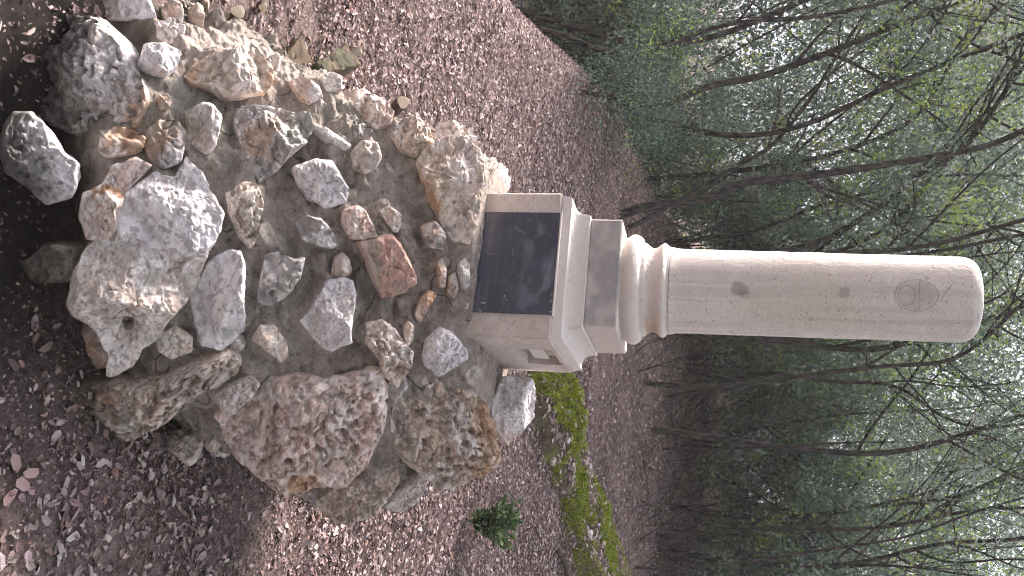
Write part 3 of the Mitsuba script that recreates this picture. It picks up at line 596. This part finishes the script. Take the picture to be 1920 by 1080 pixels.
# ------------------------------------------------------------------ loose stones
def loose(name, label, cat, c, N, out, rise, warm, pit, seed, **kw):
    return tag(rock_obj(name, None, np.array(out, float), np.array(c, float), N, rise, warm, pit, seed, **kw), label, cat)
loose('boulder', 'bluish white boulder on dark soil at the foot of the rubble', 'rock', [-0.245, 1.66, 0.024], [0.111, -0.754, 0.648], [[-0.017, -0.071], [0.027, -0.069], [0.055, -0.036], [0.084, -0.013], [0.101, 0.011], [0.085, 0.053], [0.051, 0.076], [0.011, 0.079], [-0.017, 0.049], [-0.045, 0.031], [-0.078, 0.008], [-0.096, -0.011], [-0.094, -0.044], [-0.066, -0.062]], 0.6, 0.05, 4.35, 301, embed=.10, crag=1.7)
loose('loose_stone', 'small greenish grey stone lying alone in the leaf litter under the pink boulder', 'rock', [0.45, 2.2, 0.048], [-0.17, -0.831, 0.53], [[0.005, -0.063], [0.024, -0.027], [0.055, 0.019], [0.04, 0.037], [0.004, 0.046], [-0.046, 0.046], [-0.046, -0.002], [-0.035, -0.055]], 0.5, 0.35, 0.25, 302, embed=.10, crag=1.7)
loose('half_buried_stone', 'dim brown stone half buried in soil near the border of the photo', 'rock', [-0.747, 2.22, -0.006], [0.271, -0.805, 0.528], [[0.003, -0.059], [0.03, -0.022], [0.052, 0.024], [0.025, 0.058], [-0.022, 0.069], [-0.05, -0.01], [-0.038, -0.06]], 0.5, 0.45, 0.8, 303, embed=.10, crag=1.7)


# ------------------------------------------------------------------ fallen leaves and crumbs on the ground
rng = np.random.default_rng(7)
LIT = [(.30, .222, .222), (.37, .284, .282), (.46, .385, .38), (.225, .16, .158), (.13, .096, .095), (.54, .47, .455), (.28, .18, .155)]
RS = mound_radius()
def off_mound(x, y, pad=.0):
    az = np.arctan2(y - AXIS[1], x - AXIS[0]) % (2 * np.pi)
    return np.hypot(x - AXIS[0], y - AXIS[1]) > RS(az)[:, 0] + pad
def on_ground(n, x0, x1, y0, y1, keep=None):
    """Random ground points in the part of the strip that a visitor at the photographer's place looks over."""
    y = np.sqrt(rng.uniform(y0 ** 2, y1 ** 2, n)); x = rng.uniform(-1, 1, n) * (.60 * y + .45)
    k = (x > x0) & (x < x1) & off_mound(x, y)
    if keep is not None: k &= rng.uniform(0, 1, n) < keep(x, y)
    return x[k], y[k]
def scatter(x, y, L, ratio, w, rich, tilt=.35, lift=.012, pal=LIT, spread=.2):
    n = len(x); z = ground_z(x, y) + rng.uniform(.001, lift, n)
    a = rng.uniform(0, 2 * np.pi, n)
    D = np.stack([np.cos(a), np.sin(a), rng.normal(0, tilt * .5, n)], -1)
    N = unit(np.stack([rng.normal(0, tilt, n), rng.normal(0, tilt, n), np.ones(n)], -1))
    return leaves(rng, np.stack([x, y, z], -1) - D * L[:, None] * .5, D, N, L, L * ratio, tint(rng, n, pal, w, spread), .22, rich)
def near_keep(x, y):
    bare = np.clip(1.25 * np.exp(-((x + .25) / .60) ** 2 - ((y - 1.62) / .30) ** 2), 0, 1)
    patch = sstep(.40, .60, meshkit.fbm(np.stack([x * 4, y * 4, x * 0], -1), 2, 4))
    return np.clip((.22 + .6 * patch) * (1 - .93 * bare), 0, 1)
sets = []
x, y = on_ground(16000, -2.2, 2.2, 1.35, 3.4, near_keep)
sets.append(scatter(x, y, .012 + .032 * rng.uniform(0, 1, len(x)) ** 1.7 + 0 * rng.uniform(.016, .046, len(x)), rng.uniform(.38, .55, len(x)), [3, 3, 2.4, 3, 2, 1.6, 1], True))
x, y = on_ground(125000, -2.2, 2.2, 1.3, 3.6, lambda x, y: .25 + .75 * near_keep(x, y))
sets.append(scatter(x, y, rng.uniform(.004, .015, len(x)), rng.uniform(.3, .7, len(x)), [4, 2.2, 1, 5, 6, .7, 2], False, .6, .016))
x, y = on_ground(75000, -5, 5, 3.0, 7.2)
sets.append(scatter(x, y, rng.uniform(.016, .038, len(x)), rng.uniform(.38, .55, len(x)), [4, 4, 2, 3, 1.5, 1, 1], True, .4, .03))
x, y = on_ground(64000, -5, 5, 3.0, 7.2)
sets.append(scatter(x, y, rng.uniform(.008, .02, len(x)), rng.uniform(.4, .6, len(x)), [4, 3, 2, 3, 2, 1, 1], False, .5, .035))
x, y = on_ground(125000, -10, 11, 7.0, 17)
sets.append(scatter(x, y, rng.uniform(.024, .048, len(x)), rng.uniform(.4, .6, len(x)), [4, 4, 2, 3, 1.5, .7, 1.3], False, .45, .05))
n = 1100
x, y = rng.uniform(.10, 1.1, n), rng.uniform(1.40, 2.25, n); k = off_mound(x, y, .03) & (rng.uniform(0, 1, n) < sstep(.1, .6, x) * .75); x, y = x[k], y[k]
sets.append(scatter(x, y, rng.uniform(.017, .036, len(x)), rng.uniform(.40, .56, len(x)), [3, 4, 3.4, 2, 1, 1.6, .9], True, .4, .014))
lm, lc = merge([s[0] for s in sets]), np.concatenate([s[1] for s in sets])
tag(obj('leaf_litter', lm, 'dry_leaf_material', color=lc), 'dense carpet of small dry mauve brown oak leaves on the ground', 'leaves', kind='stuff')
def ridge(s, t):
    """Height of the mossy bank above the ground; s along it from its near end (0..1.7), t across it (0 front, 1 back)."""
    p = np.stack([s * 1.9, t * .8, s * 0], -1)
    n = meshkit.fbm(p * 3.2, 3, 21)
    cliff = sstep(.04, .10, s + (n - .5) * .2) * sstep(.40, .26, s + (n - .5) * .2)             # a bare broken face near the near end
    h = sstep(-.02, .16 - .08 * cliff, t + (n - .5) * .25) * sstep(1.02, .55, t + (meshkit.fbm(p * 2.1, 2, 5) - .5) * .3) * sstep(-.04, .10, s + (n - .5) * .1)
    return h * (.06 + .04 * cliff + .17 * meshkit.fbm(p * 1.7, 2, 3)) + h * (meshkit.fbm(p * 11, 3, 6) - .5) * .055 + h * (meshkit.fbm(p * 30, 3, 8) - .5) * .05
BEND = 1
R0, R1 = np.array([.60, 5.52]), np.array([2.09, 6.76])
RA = (R1 - R0); RB = np.array([-RA[1], RA[0]]) / np.linalg.norm(RA)
def ridge_point(s, t):
    q = R0 + s[..., None] * RA + (t * (.48 + .38 * np.clip(s, 0, 2)))[..., None] * RB
    q = q + (meshkit.fbm(np.stack([s * 3, t, s * 0], -1), 2, 9)[..., None] - .5) * .30
    return np.concatenate([q, (ground_z(q[..., 0], q[..., 1]) - .015 + ridge(s, t))[..., None]], -1)
S_, T_ = np.meshgrid(np.linspace(-.06, 1.7, 190), np.linspace(-.08, 1.08, 90))
BANK = thing('mossy_bank', 'low earthen bank with bright yellow green moss and white pebbles', 'bank')
obj('earth', grid_mesh(ridge_point(S_, T_)), 'moss_rock_material', BANK, smooth=True)
n = 70000
s, t = rng.uniform(-.02, 1.65, n), rng.uniform(.05, .95, n)
mask = meshkit.fbm(np.stack([s * 4.2, t * 3.2, s * 0], -1), 3, 31) + .16 * sstep(.9, .1, s) - .12 * np.abs(t - .45)
k = (rng.uniform(0, 1, n) < sstep(.42, .54, mask)) & ~((t + .3 * (meshkit.noise(np.stack([s * 14, t * 9, s * 0], -1), 4) - .5) < .18) & (s < .36) & (s > .05)) & (ridge(s, t) > .004); s, t = s[k], t[k]; n = len(s)
P = ridge_point(s, t); D = rng.normal(0, .55, (n, 3)) + [0, -.15, 1.0]
ll = rng.uniform(.018, .055, n)
m, col = leaves(rng, P, D, rng.normal(0, 1, (n, 3)), ll, ll * .13, tint(rng, n, [(.26, .33, .03), (.40, .48, .07), (.14, .18, .035), (.30, .28, .09)], [4, 3, 2, 1], .25), .1)
obj('moss', m, 'moss_material', BANK, 'bright yellow green moss', 'stuff', color=col)
def pebble(c, r, seed, flat=.7):
    m = trimesh.creation.icosphere(1, r); v = m.vertices
    v = v * [1, 1, flat] * (1 + (meshkit.noise(v / r * 1.6 + seed, seed)[:, None] - .5) * .9)
    return v + c, m.faces
for k in range(44):
    s1, t1 = np.array([rng.uniform(.05, 1.35)]), np.array([rng.uniform(.02, .98)])
    q = ridge_point(s1, t1)[0]
    v, f = pebble(q + [0, 0, .008], rng.uniform(.014, .036), 40 + k)
    obj('pebble', (v, f), 'stone_material', BANK, uv=np.tile([.1 + .4 * rng.uniform(), .0], (len(v), 1)))
n = 5200
s, t = rng.uniform(0, 1.65, n), rng.uniform(.0, 1, n)
a = rng.uniform(0, 6.28, n); ll = rng.uniform(.02, .05, n)
m, col = leaves(rng, ridge_point(s, t) + [0, 0, .012], np.stack([np.cos(a), np.sin(a), rng.normal(0, .3, n)], -1), rng.normal(0, .5, (n, 3)) + [0, 0, 1], ll, ll * .45, tint(rng, n, LIT, [3, 3, 2, 2, 1, 2, 1]), .2, True)
obj('fallen_leaves', m, 'dry_leaf_material', BANK, kind='stuff', color=col)

def on(x, y, dz=0.0):
    return [x, y, float(ground_z(x, y)) + dz]
def plant(name, label, x, y, h, spread, n_stems, n_leaves, L, pal, seed):
    rng = np.random.default_rng(seed)
    key = thing(name, label, 'plant')
    pos, dirs = [], []
    for k in range(n_stems):
        a = rng.uniform(0, 6.28); r = spread * rng.uniform(.2, 1)
        q = np.array([on(x, y, -.02), on(x + math.cos(a) * r * .35, y + math.sin(a) * r * .35, h * .5), on(x + math.cos(a) * r, y + math.sin(a) * r, h * rng.uniform(.75, 1.1))])
        obj('stem', tube(q, np.array([.004, .0015]), 5, res=.05), 'bark_material', key, smooth=True)
        tt = rng.uniform(.25, 1, n_leaves)[:, None]
        pos.append(np.where(tt < .5, q[0] + (q[1] - q[0]) * tt * 2, q[1] + (q[2] - q[1]) * (tt * 2 - 1)))
        d = rng.normal(0, 1, (n_leaves, 3)) + [math.cos(a) * .4, math.sin(a) * .4, .8]; dirs.append(d)
    P, D = np.concatenate(pos), np.concatenate(dirs); n = len(P)
    ll = rng.uniform(.6, 1.2, n) * L
    m, col = leaves(rng, P, D, rng.normal(0, .6, (n, 3)) + [0, -.3, 1], ll, ll * .33, tint(rng, n, pal, [1] * len(pal), .3), .2, True)
    obj('leaves', m, 'green_leaf_material', key, kind='stuff', color=col)
plant('seedling', 'bushy dark green tuft growing alone in the pale leaf litter', 1.22, 4.62, .24, .16, 22, 30, .055, [(.06, .10, .05), (.10, .16, .08), (.20, .28, .17), (.10, .14, .05)], 61)

def log(name, label, cat, q, r, seed, moss=.0, pale=False, mat='log_material'):
    key = thing(name, label, cat)
    v, f = tube(np.array(q), np.array([r, r * .93]), 16, .16, seed, res=.02)
    obj('bark', (v, f), mat, key, uv=np.tile([moss, 0], (len(v), 1)))
    q = np.array(q, float); d = unit(q[-1] - q[-2])
    a = unit(np.cross(d, Z)); b = np.cross(d, a); th = np.arange(18) * 2 * np.pi / 18
    rr = r * .90 * (1 + .08 * np.sin(th * 3 + seed))
    ring = q[-1] + (a * np.cos(th)[:, None] + b * np.sin(th)[:, None]) * rr[:, None]
    cap = ring_mesh(np.stack([ring - d * .004, ring + d * .003, q[-1] + (ring - q[-1]) * .5 + d * .0045]), cap1=q[-1] + d * .004)
    obj('cut_end', cap, 'cut_material', key, 'pale sawn end')
log('cut_branch', 'dark sawn branch with an oval pale cut end beside the rubble', 'log', [[-.735, 2.50, -.04], [-.744, 2.41, .03], [-.753, 2.33, .09]], .021, 3, .6)
log('cut_branch', 'second sawn branch with pale end, at the very border of the photo', 'log', [[-.90, 2.68, -.02], [-.86, 2.60, .02], [-.824, 2.52, .062]], .014, 4, .2)
log('cut_branch', 'short dark brown sawn log with a pale rim on the leaf carpet behind the rubble', 'log', [[-.730, 3.72, .02], [-.736, 3.62, .08], [-.742, 3.52, .150]], .028, 5, .0)
log('cut_branch', 'small dark peg of wood next to the split mossy chunk', 'log', [on(-.78, 3.10, .02), on(-.83, 3.16, .03), on(-.872, 3.215, .035)], .020, 6, .0)
def chunk(name, label, c, half, yaw, tiltx, seed, moss):
    m = bevel_box(1, -1, 1, .10).scale(half).refine_to_length(.012).to_mesh()
    v, f = np.array(m.vert_properties[:, :3]), np.array(m.tri_verts)
    v = v * (1 - .35 * (v[:, :1] / half[0]) * [0, 1, .5])
    R = trimesh.transformations.euler_matrix(tiltx, .12, yaw)[:3, :3]
    v = v @ R.T
    v = v + (meshkit.fbm(v * [30, 30, 60] + seed, 3, seed)[:, None] - .5) * .034 * unit(v) + np.array(c)
    return tag(obj(name, (v, f), 'wood_material', smooth=28, ) if False else obj(name, (v, f), 'wood_material', uv=np.tile([moss, 0], (len(v), 1))), label, 'wood')
chunk('split_wood', 'split chunk of wood, one face mossy and dark, the other tan', on(-.755, 2.98, .05), [.105, .034, .05], -1.15, .5, 11, 1.0)
chunk('split_wood', 'flat flake of rotten brown wood beside the cement slope of the rubble', on(-.735, 2.78, .02), [.07, .035, .016], -.9, .2, 12, .1)

def twig(label, q, r, seed, mat='log_material'):
    v, f = tube(np.array(q), np.array([r, r * .5]), 6, .1, seed, res=.03)
    return tag(obj('fallen_twig', (v, f), mat, uv=np.tile([.0, 0], (len(v), 1))), label, 'twig')
twig('long thin pale twig on the leaf litter at the bottom edge of the photo', [on(.80, 2.05, .012), on(.70, 2.10, .02), on(.60, 2.125, .012)], .0035, 1, 'wood_material')
twig('short forked-off twig lying next to the long pale twig', [on(.735, 1.95, .01), on(.71, 2.03, .02), on(.675, 2.10, .014)], .003, 2, 'wood_material')
twig('dark curved stick on the litter in front of the mossy bank', [on(1.80, 6.25, .03), on(1.99, 6.42, .05), on(2.22, 6.48, .04), on(2.45, 6.40, .03)], .022, 3)
twig('thin white twig on the leaf carpet above the rubble, ending at the dark log', [on(-.56, 3.10, .01), on(-.65, 3.13, .035), on(-.74, 3.22, .02)], .003, 4, 'cut_material')
twig('short pale curved twig under the oval sawn end', [on(-.745, 2.40, .02), on(-.70, 2.47, .03), on(-.65, 2.515, .02)], .003, 5, 'wood_material')
for k, (x, y, L_, a, c) in enumerate([(.410, 1.68, .046, .3, (.37, .25, .245)), (.436, 1.712, .048, 1.4, (.42, .30, .29)), (.458, 1.69, .050, .9, (.40, .28, .28)), (.478, 1.655, .046, 2.2, (.34, .22, .215))]):
    m, col = leaves(np.random.default_rng(k), np.array([on(x, y, .014)]) - np.array([[math.cos(a), math.sin(a), 0]]) * L_ / 2, np.array([[math.cos(a), math.sin(a), .05]]), np.array([[.1, -.25, 1.0]]), np.array([L_]), np.array([L_ * .5]), np.array([c]), .12, True)
    tag(obj('fallen_leaf', m, 'dry_leaf_material', color=col), 'pink dry leaf in the tight cluster of four on dark soil, ' + ['topmost in the photo', 'nearest the rubble', 'next to lowest', 'lowest in the photo'][k], 'leaf', 'cluster of four pink leaves')


# ------------------------------------------------------------------ trees: thin dark trunks with limbs and small grey green leaves
GREEN = [(.105, .15, .125), (.16, .22, .185), (.25, .325, .275), (.34, .45, .13), (.43, .50, .46)]
def limbs(rng, pts, r0, r1, n, t0=.3, length=(.7, 2.0)):
    """Side limbs of a trunk: (points, radii) each."""
    s = np.r_[0, np.cumsum(np.linalg.norm(np.diff(pts, axis=0), axis=1))]; C = CubicSpline(s, pts)
    out = []
    for t in np.sort(rng.uniform(t0, .98, n)):
        p = C(t * s[-1]); d = unit(C(t * s[-1], 1))
        a = unit(rng.normal(0, 1, 3) * [1, .8, .35])
        L = rng.uniform(*length); q = [p]; v = unit(d * .8 + a * .9)
        for k in range(4):
            q.append(q[-1] + v * L / 4); v = unit(v + rng.normal(0, .16, 3) + [0, 0, .05])
        r = (r0 * (1 - t) + r1 * t)
        out.append((np.array(q), np.array([r * .55, r * .2])))
    return out
def foliage(rng, centers, per, sigma, L, pal_w, droop=.25):
    """Sprays of leaves round twig points."""
    n = len(centers) * per
    P = np.repeat(centers, per, 0) + rng.normal(0, 1, (n, 3)) * sigma
    D = rng.normal(0, 1, (n, 3)) + [0, 0, -droop]
    N = rng.normal(0, .8, (n, 3)) + [0, 0, .9]
    ll = rng.uniform(.65, 1.25, n) * L
    shade = np.repeat(tint(rng, len(centers), GREEN, pal_w, .25), per, 0) * rng.uniform(.7, 1.35, (n, 1))
    return leaves(rng, P, D, N, ll, ll * rng.uniform(.36, .52, n), np.clip(shade, .01, .6), .15)
def tree(i, r0, r1, pts, label, n_limbs=11, sprays=260, per=34, high=5.2, pal=(4, 4, 2, 1.6, .6), cat='tree'):
    rng = np.random.default_rng(500 + i)
    pts = np.array(pts, float)
    d = unit(pts[-1] - pts[-3]); pts = np.r_[pts, [pts[-1] + d * .7 + [0, 0, .3], pts[-1] + d * 1.2 + [0, 0, .8]]]
    key = thing('slender_tree', label, cat)
    obj('trunk', tube(pts, [r0 * .85, r1 * .85], 9, .18, i), 'bark_material', key, smooth=True)
    L = limbs(rng, pts, r0, r1, n_limbs)
    tips, twigs = [], []
    for q, r in L:
        obj('branch', tube(q, r, 6, .1, i), 'bark_material', key, smooth=True)
        for q2, rr in limbs(rng, q, r[0], r[1], 4, .25, (.3, .75)):
            twigs.append(tube(q2, np.array([.006, .002]), 4, res=.2)); tips += [q2[2], q2[3], q2[4]]
        tips += [q[3], q[4]]
    obj('twigs', merge(twigs), 'bark_material', key, kind='stuff')
    tips = np.array(tips)
    c = tips[rng.integers(0, len(tips), sprays)] + rng.normal(0, .22, (sprays, 3))
    c = c[(c[:, 2] < 3.3) | (rng.uniform(0, 1, len(c)) < .55)]
    zt = np.interp(c[:, 2], np.maximum.accumulate(pts[:, 2]), pts[:, 1])
    c[:, 1] = np.where((c[:, 1] < zt + .05) & (rng.uniform(0, 1, len(c)) < .75), 2 * zt + .1 - c[:, 1], c[:, 1])   # the crown leans to the far side, away from the clearing's path
    hi = c[:, 2] > 2.9 + .25 * rng.normal(0, 1, len(c))       # lighter mix with more yellow green leaves high in the crowns
    a, b = foliage(rng, c[~hi], per, .085, .05, pal), foliage(rng, c[hi], per, .085, .052, (1, 3, 3, 1.8, 2))
    m, col = merge([a[0], b[0]]), np.concatenate([a[1], b[1]])
    obj('crown', m, 'green_leaf_material', key, kind='stuff', color=col)
    return key
TREE_LABELS = [
    'thicker of two dark trunks rising from the bank at the top edge of the photo',
    'thinner of two dark trunks rising from the bank at the top edge of the photo',
    'gently curved dark trunk starting at the mossy brow of the leaf bank',
    'faint trunk just under the curved one, half lost in foliage beyond the brow',
    'stoutest straight dark trunk rooted where the leaf carpet meets the woods, clear above the pedestal',
    'very thin sapling crossing steeply over the stoutest trunk',
    'long dark limb sweeping away from the column along its bright side',
    'thin curved sapling branching beside the long sweeping one',
    'grey trunk lying closest along the bright edge of the column shaft',
    'thin grey trunk just behind the column top, second from its bright edge',
    'dim trunk high among leaves between the thin sapling and the stout trunk',
    'slim trunk in the thicket beside the moulded column base, bright side',
    'dark crooked trunk emerging from behind the shaded side of the column shaft',
    'dark thin trunk crossing diagonally beyond the rounded column top',
    'slim sapling with pale bark patches in the thicket on the shaded side of the column',
    'dark trunk through the middle of the thicket on the shaded side',
    'leaning trunk deep in the shaded thicket, between two thinner ones',
    'thin straight stem low in the thicket near the bottom edge of the photo',
    'pale silvery bare stem slanting near the bottom edge of the photo',
    'bottom-most dark stem, along the bottom edge of the photo',
]
for i, ((r0, r1, pts), lab) in enumerate(zip(TRUNKS, TREE_LABELS)):
    tree(i, r0, r1, pts, lab)

def shrub(i, x, y, h, w, label, sprays=520, per=34, pal=(4, 4, 2, .6, .8), L=.05, bare=0.0):
    rng = np.random.default_rng(900 + i)
    key = thing('evergreen_shrub', label, 'shrub')
    tips, tw = [], []
    for k in range(5):
        a = rng.uniform(0, 6.28); r = w * rng.uniform(.1, 1) ** .5
        q = np.array([on(x + math.cos(a) * w * .12, y + math.sin(a) * w * .12, -.05), on(x + math.cos(a) * r * .5, y + math.sin(a) * r * .5, h * .4), on(x + math.cos(a) * r, y + math.sin(a) * r, h * rng.uniform(.6, 1))])
        obj('stem', tube(q, np.array([.013, .004]), 6, .1, k, res=.2), 'bark_material', key, smooth=True)
        for q2, rr in limbs(rng, q, .009, .003, 5, .22, (.3, .8)):
            tw.append(tube(q2, np.array([.004, .0015]), 4, res=.2)); tips += list(q2[1:])
    obj('twigs', merge(tw), 'bark_material', key, kind='stuff')
    tips = np.array(tips)
    c = tips[rng.integers(0, len(tips), sprays)] + rng.normal(0, .13, (sprays, 3))
    c = c[c[:, 2] > ground_z(x, y) + bare]
    m, col = foliage(rng, c, per, .08, L, pal)
    obj('foliage', m, 'green_leaf_material', key, kind='stuff', color=col)
SHRUBS = [(-2.5, 8.2, 1.5, .8, 'dark shrub beyond the brow of the bank at the top edge of the photo'),
          (-2.3, 9.2, 1.7, .8, 'dark shrub by the mossy brow, below the two trunks at the top edge'),
          (-1.8, 9.9, 1.7, .8, 'dense dark shrub on the brow between the curved and the stoutest trunk'),
          (-1.2, 11.2, 1.8, .9, 'shrub in the gap just behind the stoutest straight trunk'),
          (-.6, 12.2, 1.7, .9, 'shrub in the shadow behind the pedestal moulding, bright side'),
          (.25, 13.6, 2.0, .9, 'shrub hidden mostly behind the column shaft'),
          (.95, 13.0, 1.9, .9, 'shrub directly beside the shaded side of the column shaft'),
          (1.85, 12.6, 2.0, 1.0, 'shrub with silvery sprigs in the middle of the shaded thicket'),
          (2.9, 12.2, 2.0, 1.0, 'bushy shrub in the thicket above the mossy bank'),
          (3.7, 11.6, 2.0, 1.0, 'shrub at the bottom edge of the photo, past the mossy bank')]
for i, s_ in enumerate(SHRUBS):
    shrub(i, *s_)
for i, (x, y, h, w, lab) in enumerate([(.85, 11.2, 2.3, .8, 'leafy shrub with bare feet beside the moulded base, on the shaded side of the column'), (1.85, 10.8, 2.3, .9, 'leafy shrub with bare feet in the thicket, level with the column top'),
                                       (2.75, 10.4, 2.3, .9, 'tall leafy shrub with pale sprigs between the mossy bank and the wood'), (3.4, 9.8, 2.2, .8, 'leafy shrub with pale sprigs at the corner of the photo past the mossy bank')]):
    shrub(30 + i, x, y, h, w, lab, sprays=460, per=32, pal=(4, 4, 3, 1, 1.2), L=.055, bare=.1)
for i, (x, y, h, w, lab) in enumerate([(-1.50, 6.75, .32, .30, 'low dark clump on the brow of the leaf bank, nearer the top edge'), (-1.50, 7.55, .36, .34, 'low olive clump on the bank by the foot of the curved trunk')]):
    shrub(20 + i, x, y, h, w, lab, sprays=90, per=40, pal=(6, 1, 0, .5, 0), L=.03)

# the wood behind: leaves past telling apart, in clumps from the ground up, and thin stems
rng = np.random.default_rng(77)
n = 12000
yy = np.sqrt(rng.uniform(11.5 ** 2, 24 ** 2, n)); xx = rng.uniform(-1, 1, n) * (.70 * yy + 1.2)
zz = ground_z(xx, yy) + rng.uniform(0, 1, n) ** .8 ** 1.15 * (1.2 + .42 * yy)
c = np.stack([xx, yy, zz], -1)
dens = meshkit.fbm(c * .55, 3, 13); c = c[(dens > .405) & (c[:, 2] < 1.45 + .24 * c[:, 1] + np.random.default_rng(3).exponential(.11, len(c)) * c[:, 1])]
c = c[rng.permutation(len(c))]
# unseen wood added round the clearing to shade the front, left open towards the sun; its crowns close partly overhead
n = 5200
az, rr = rng.uniform(-2.75, .75, n), np.sqrt(rng.uniform(5.2 ** 2, 13 ** 2, n))
q = np.stack([rr * np.cos(az), 1.5 + rr * np.sin(az), rng.uniform(0, 1, n) * 8], -1)
n = 1500
az, rr = rng.uniform(-2.9, .6, n), np.sqrt(rng.uniform(1.5 ** 2, 6 ** 2, n))
q = np.concatenate([q, np.stack([rr * np.cos(az), 1.0 + rr * np.sin(az), rng.uniform(4.6, 8, n)], -1)])
q = q[np.abs(q[:, 0]) > .70 * q[:, 1] + .6]
q = q[meshkit.fbm(q * .5, 3, 15) > .42]
a, b = foliage(rng, c, 46, .26, .10, (4, 4, 2.5, 1, 1.2)), foliage(rng, q, 34, .30, .13, (4, 4, 2.5, 1, 1.2))
m, col = merge([a[0], b[0]]), np.concatenate([a[1], b[1]])
WOOD = tag(obj('woodland', m, 'green_leaf_material', color=col, kind=None), 'grey green mass of evergreen oak foliage filling the wood behind', 'woodland', kind='stuff')
st = []
for k in range(130):
    y = rng.uniform(9.5, 21); x = rng.uniform(-1, 1) * (.5 * y + .5)
    q = [np.array(on(x, y, -.1))]; v = unit(np.array([rng.normal(-.15, .45), rng.normal(0, .1), 1.0]))
    for j in range(6):
        q.append(q[-1] + v * 1.2); v = unit(v + rng.normal(0, .17, 3))
    st.append(tube(np.array(q), np.array([rng.uniform(.008, .024), .006]), 6, .1, k, res=.4))
for k in range(240):                                           # bare undergrowth at the wood's edge
    y = rng.uniform(8.4, 13.5); x = rng.uniform(.35, .46 * y) if k % 4 else rng.uniform(-.2 * y, .35)
    q = [np.array(on(x, y, -.05))]; v = unit(np.array([rng.normal(-.2, .9), rng.normal(0, .5), .7])); L = rng.uniform(.12, .42)
    for j in range(4):
        q.append(q[-1] + v * L); v = unit(v + rng.normal(0, .22, 3))
    st.append(tube(np.array(q), np.array([rng.uniform(.004, .009), .002]), 4, res=.25))
tag(obj('far_stems', merge(st), 'bark_material', smooth=True), 'thicket of thin dark stems deep in the wood behind', 'undergrowth', kind='stuff')
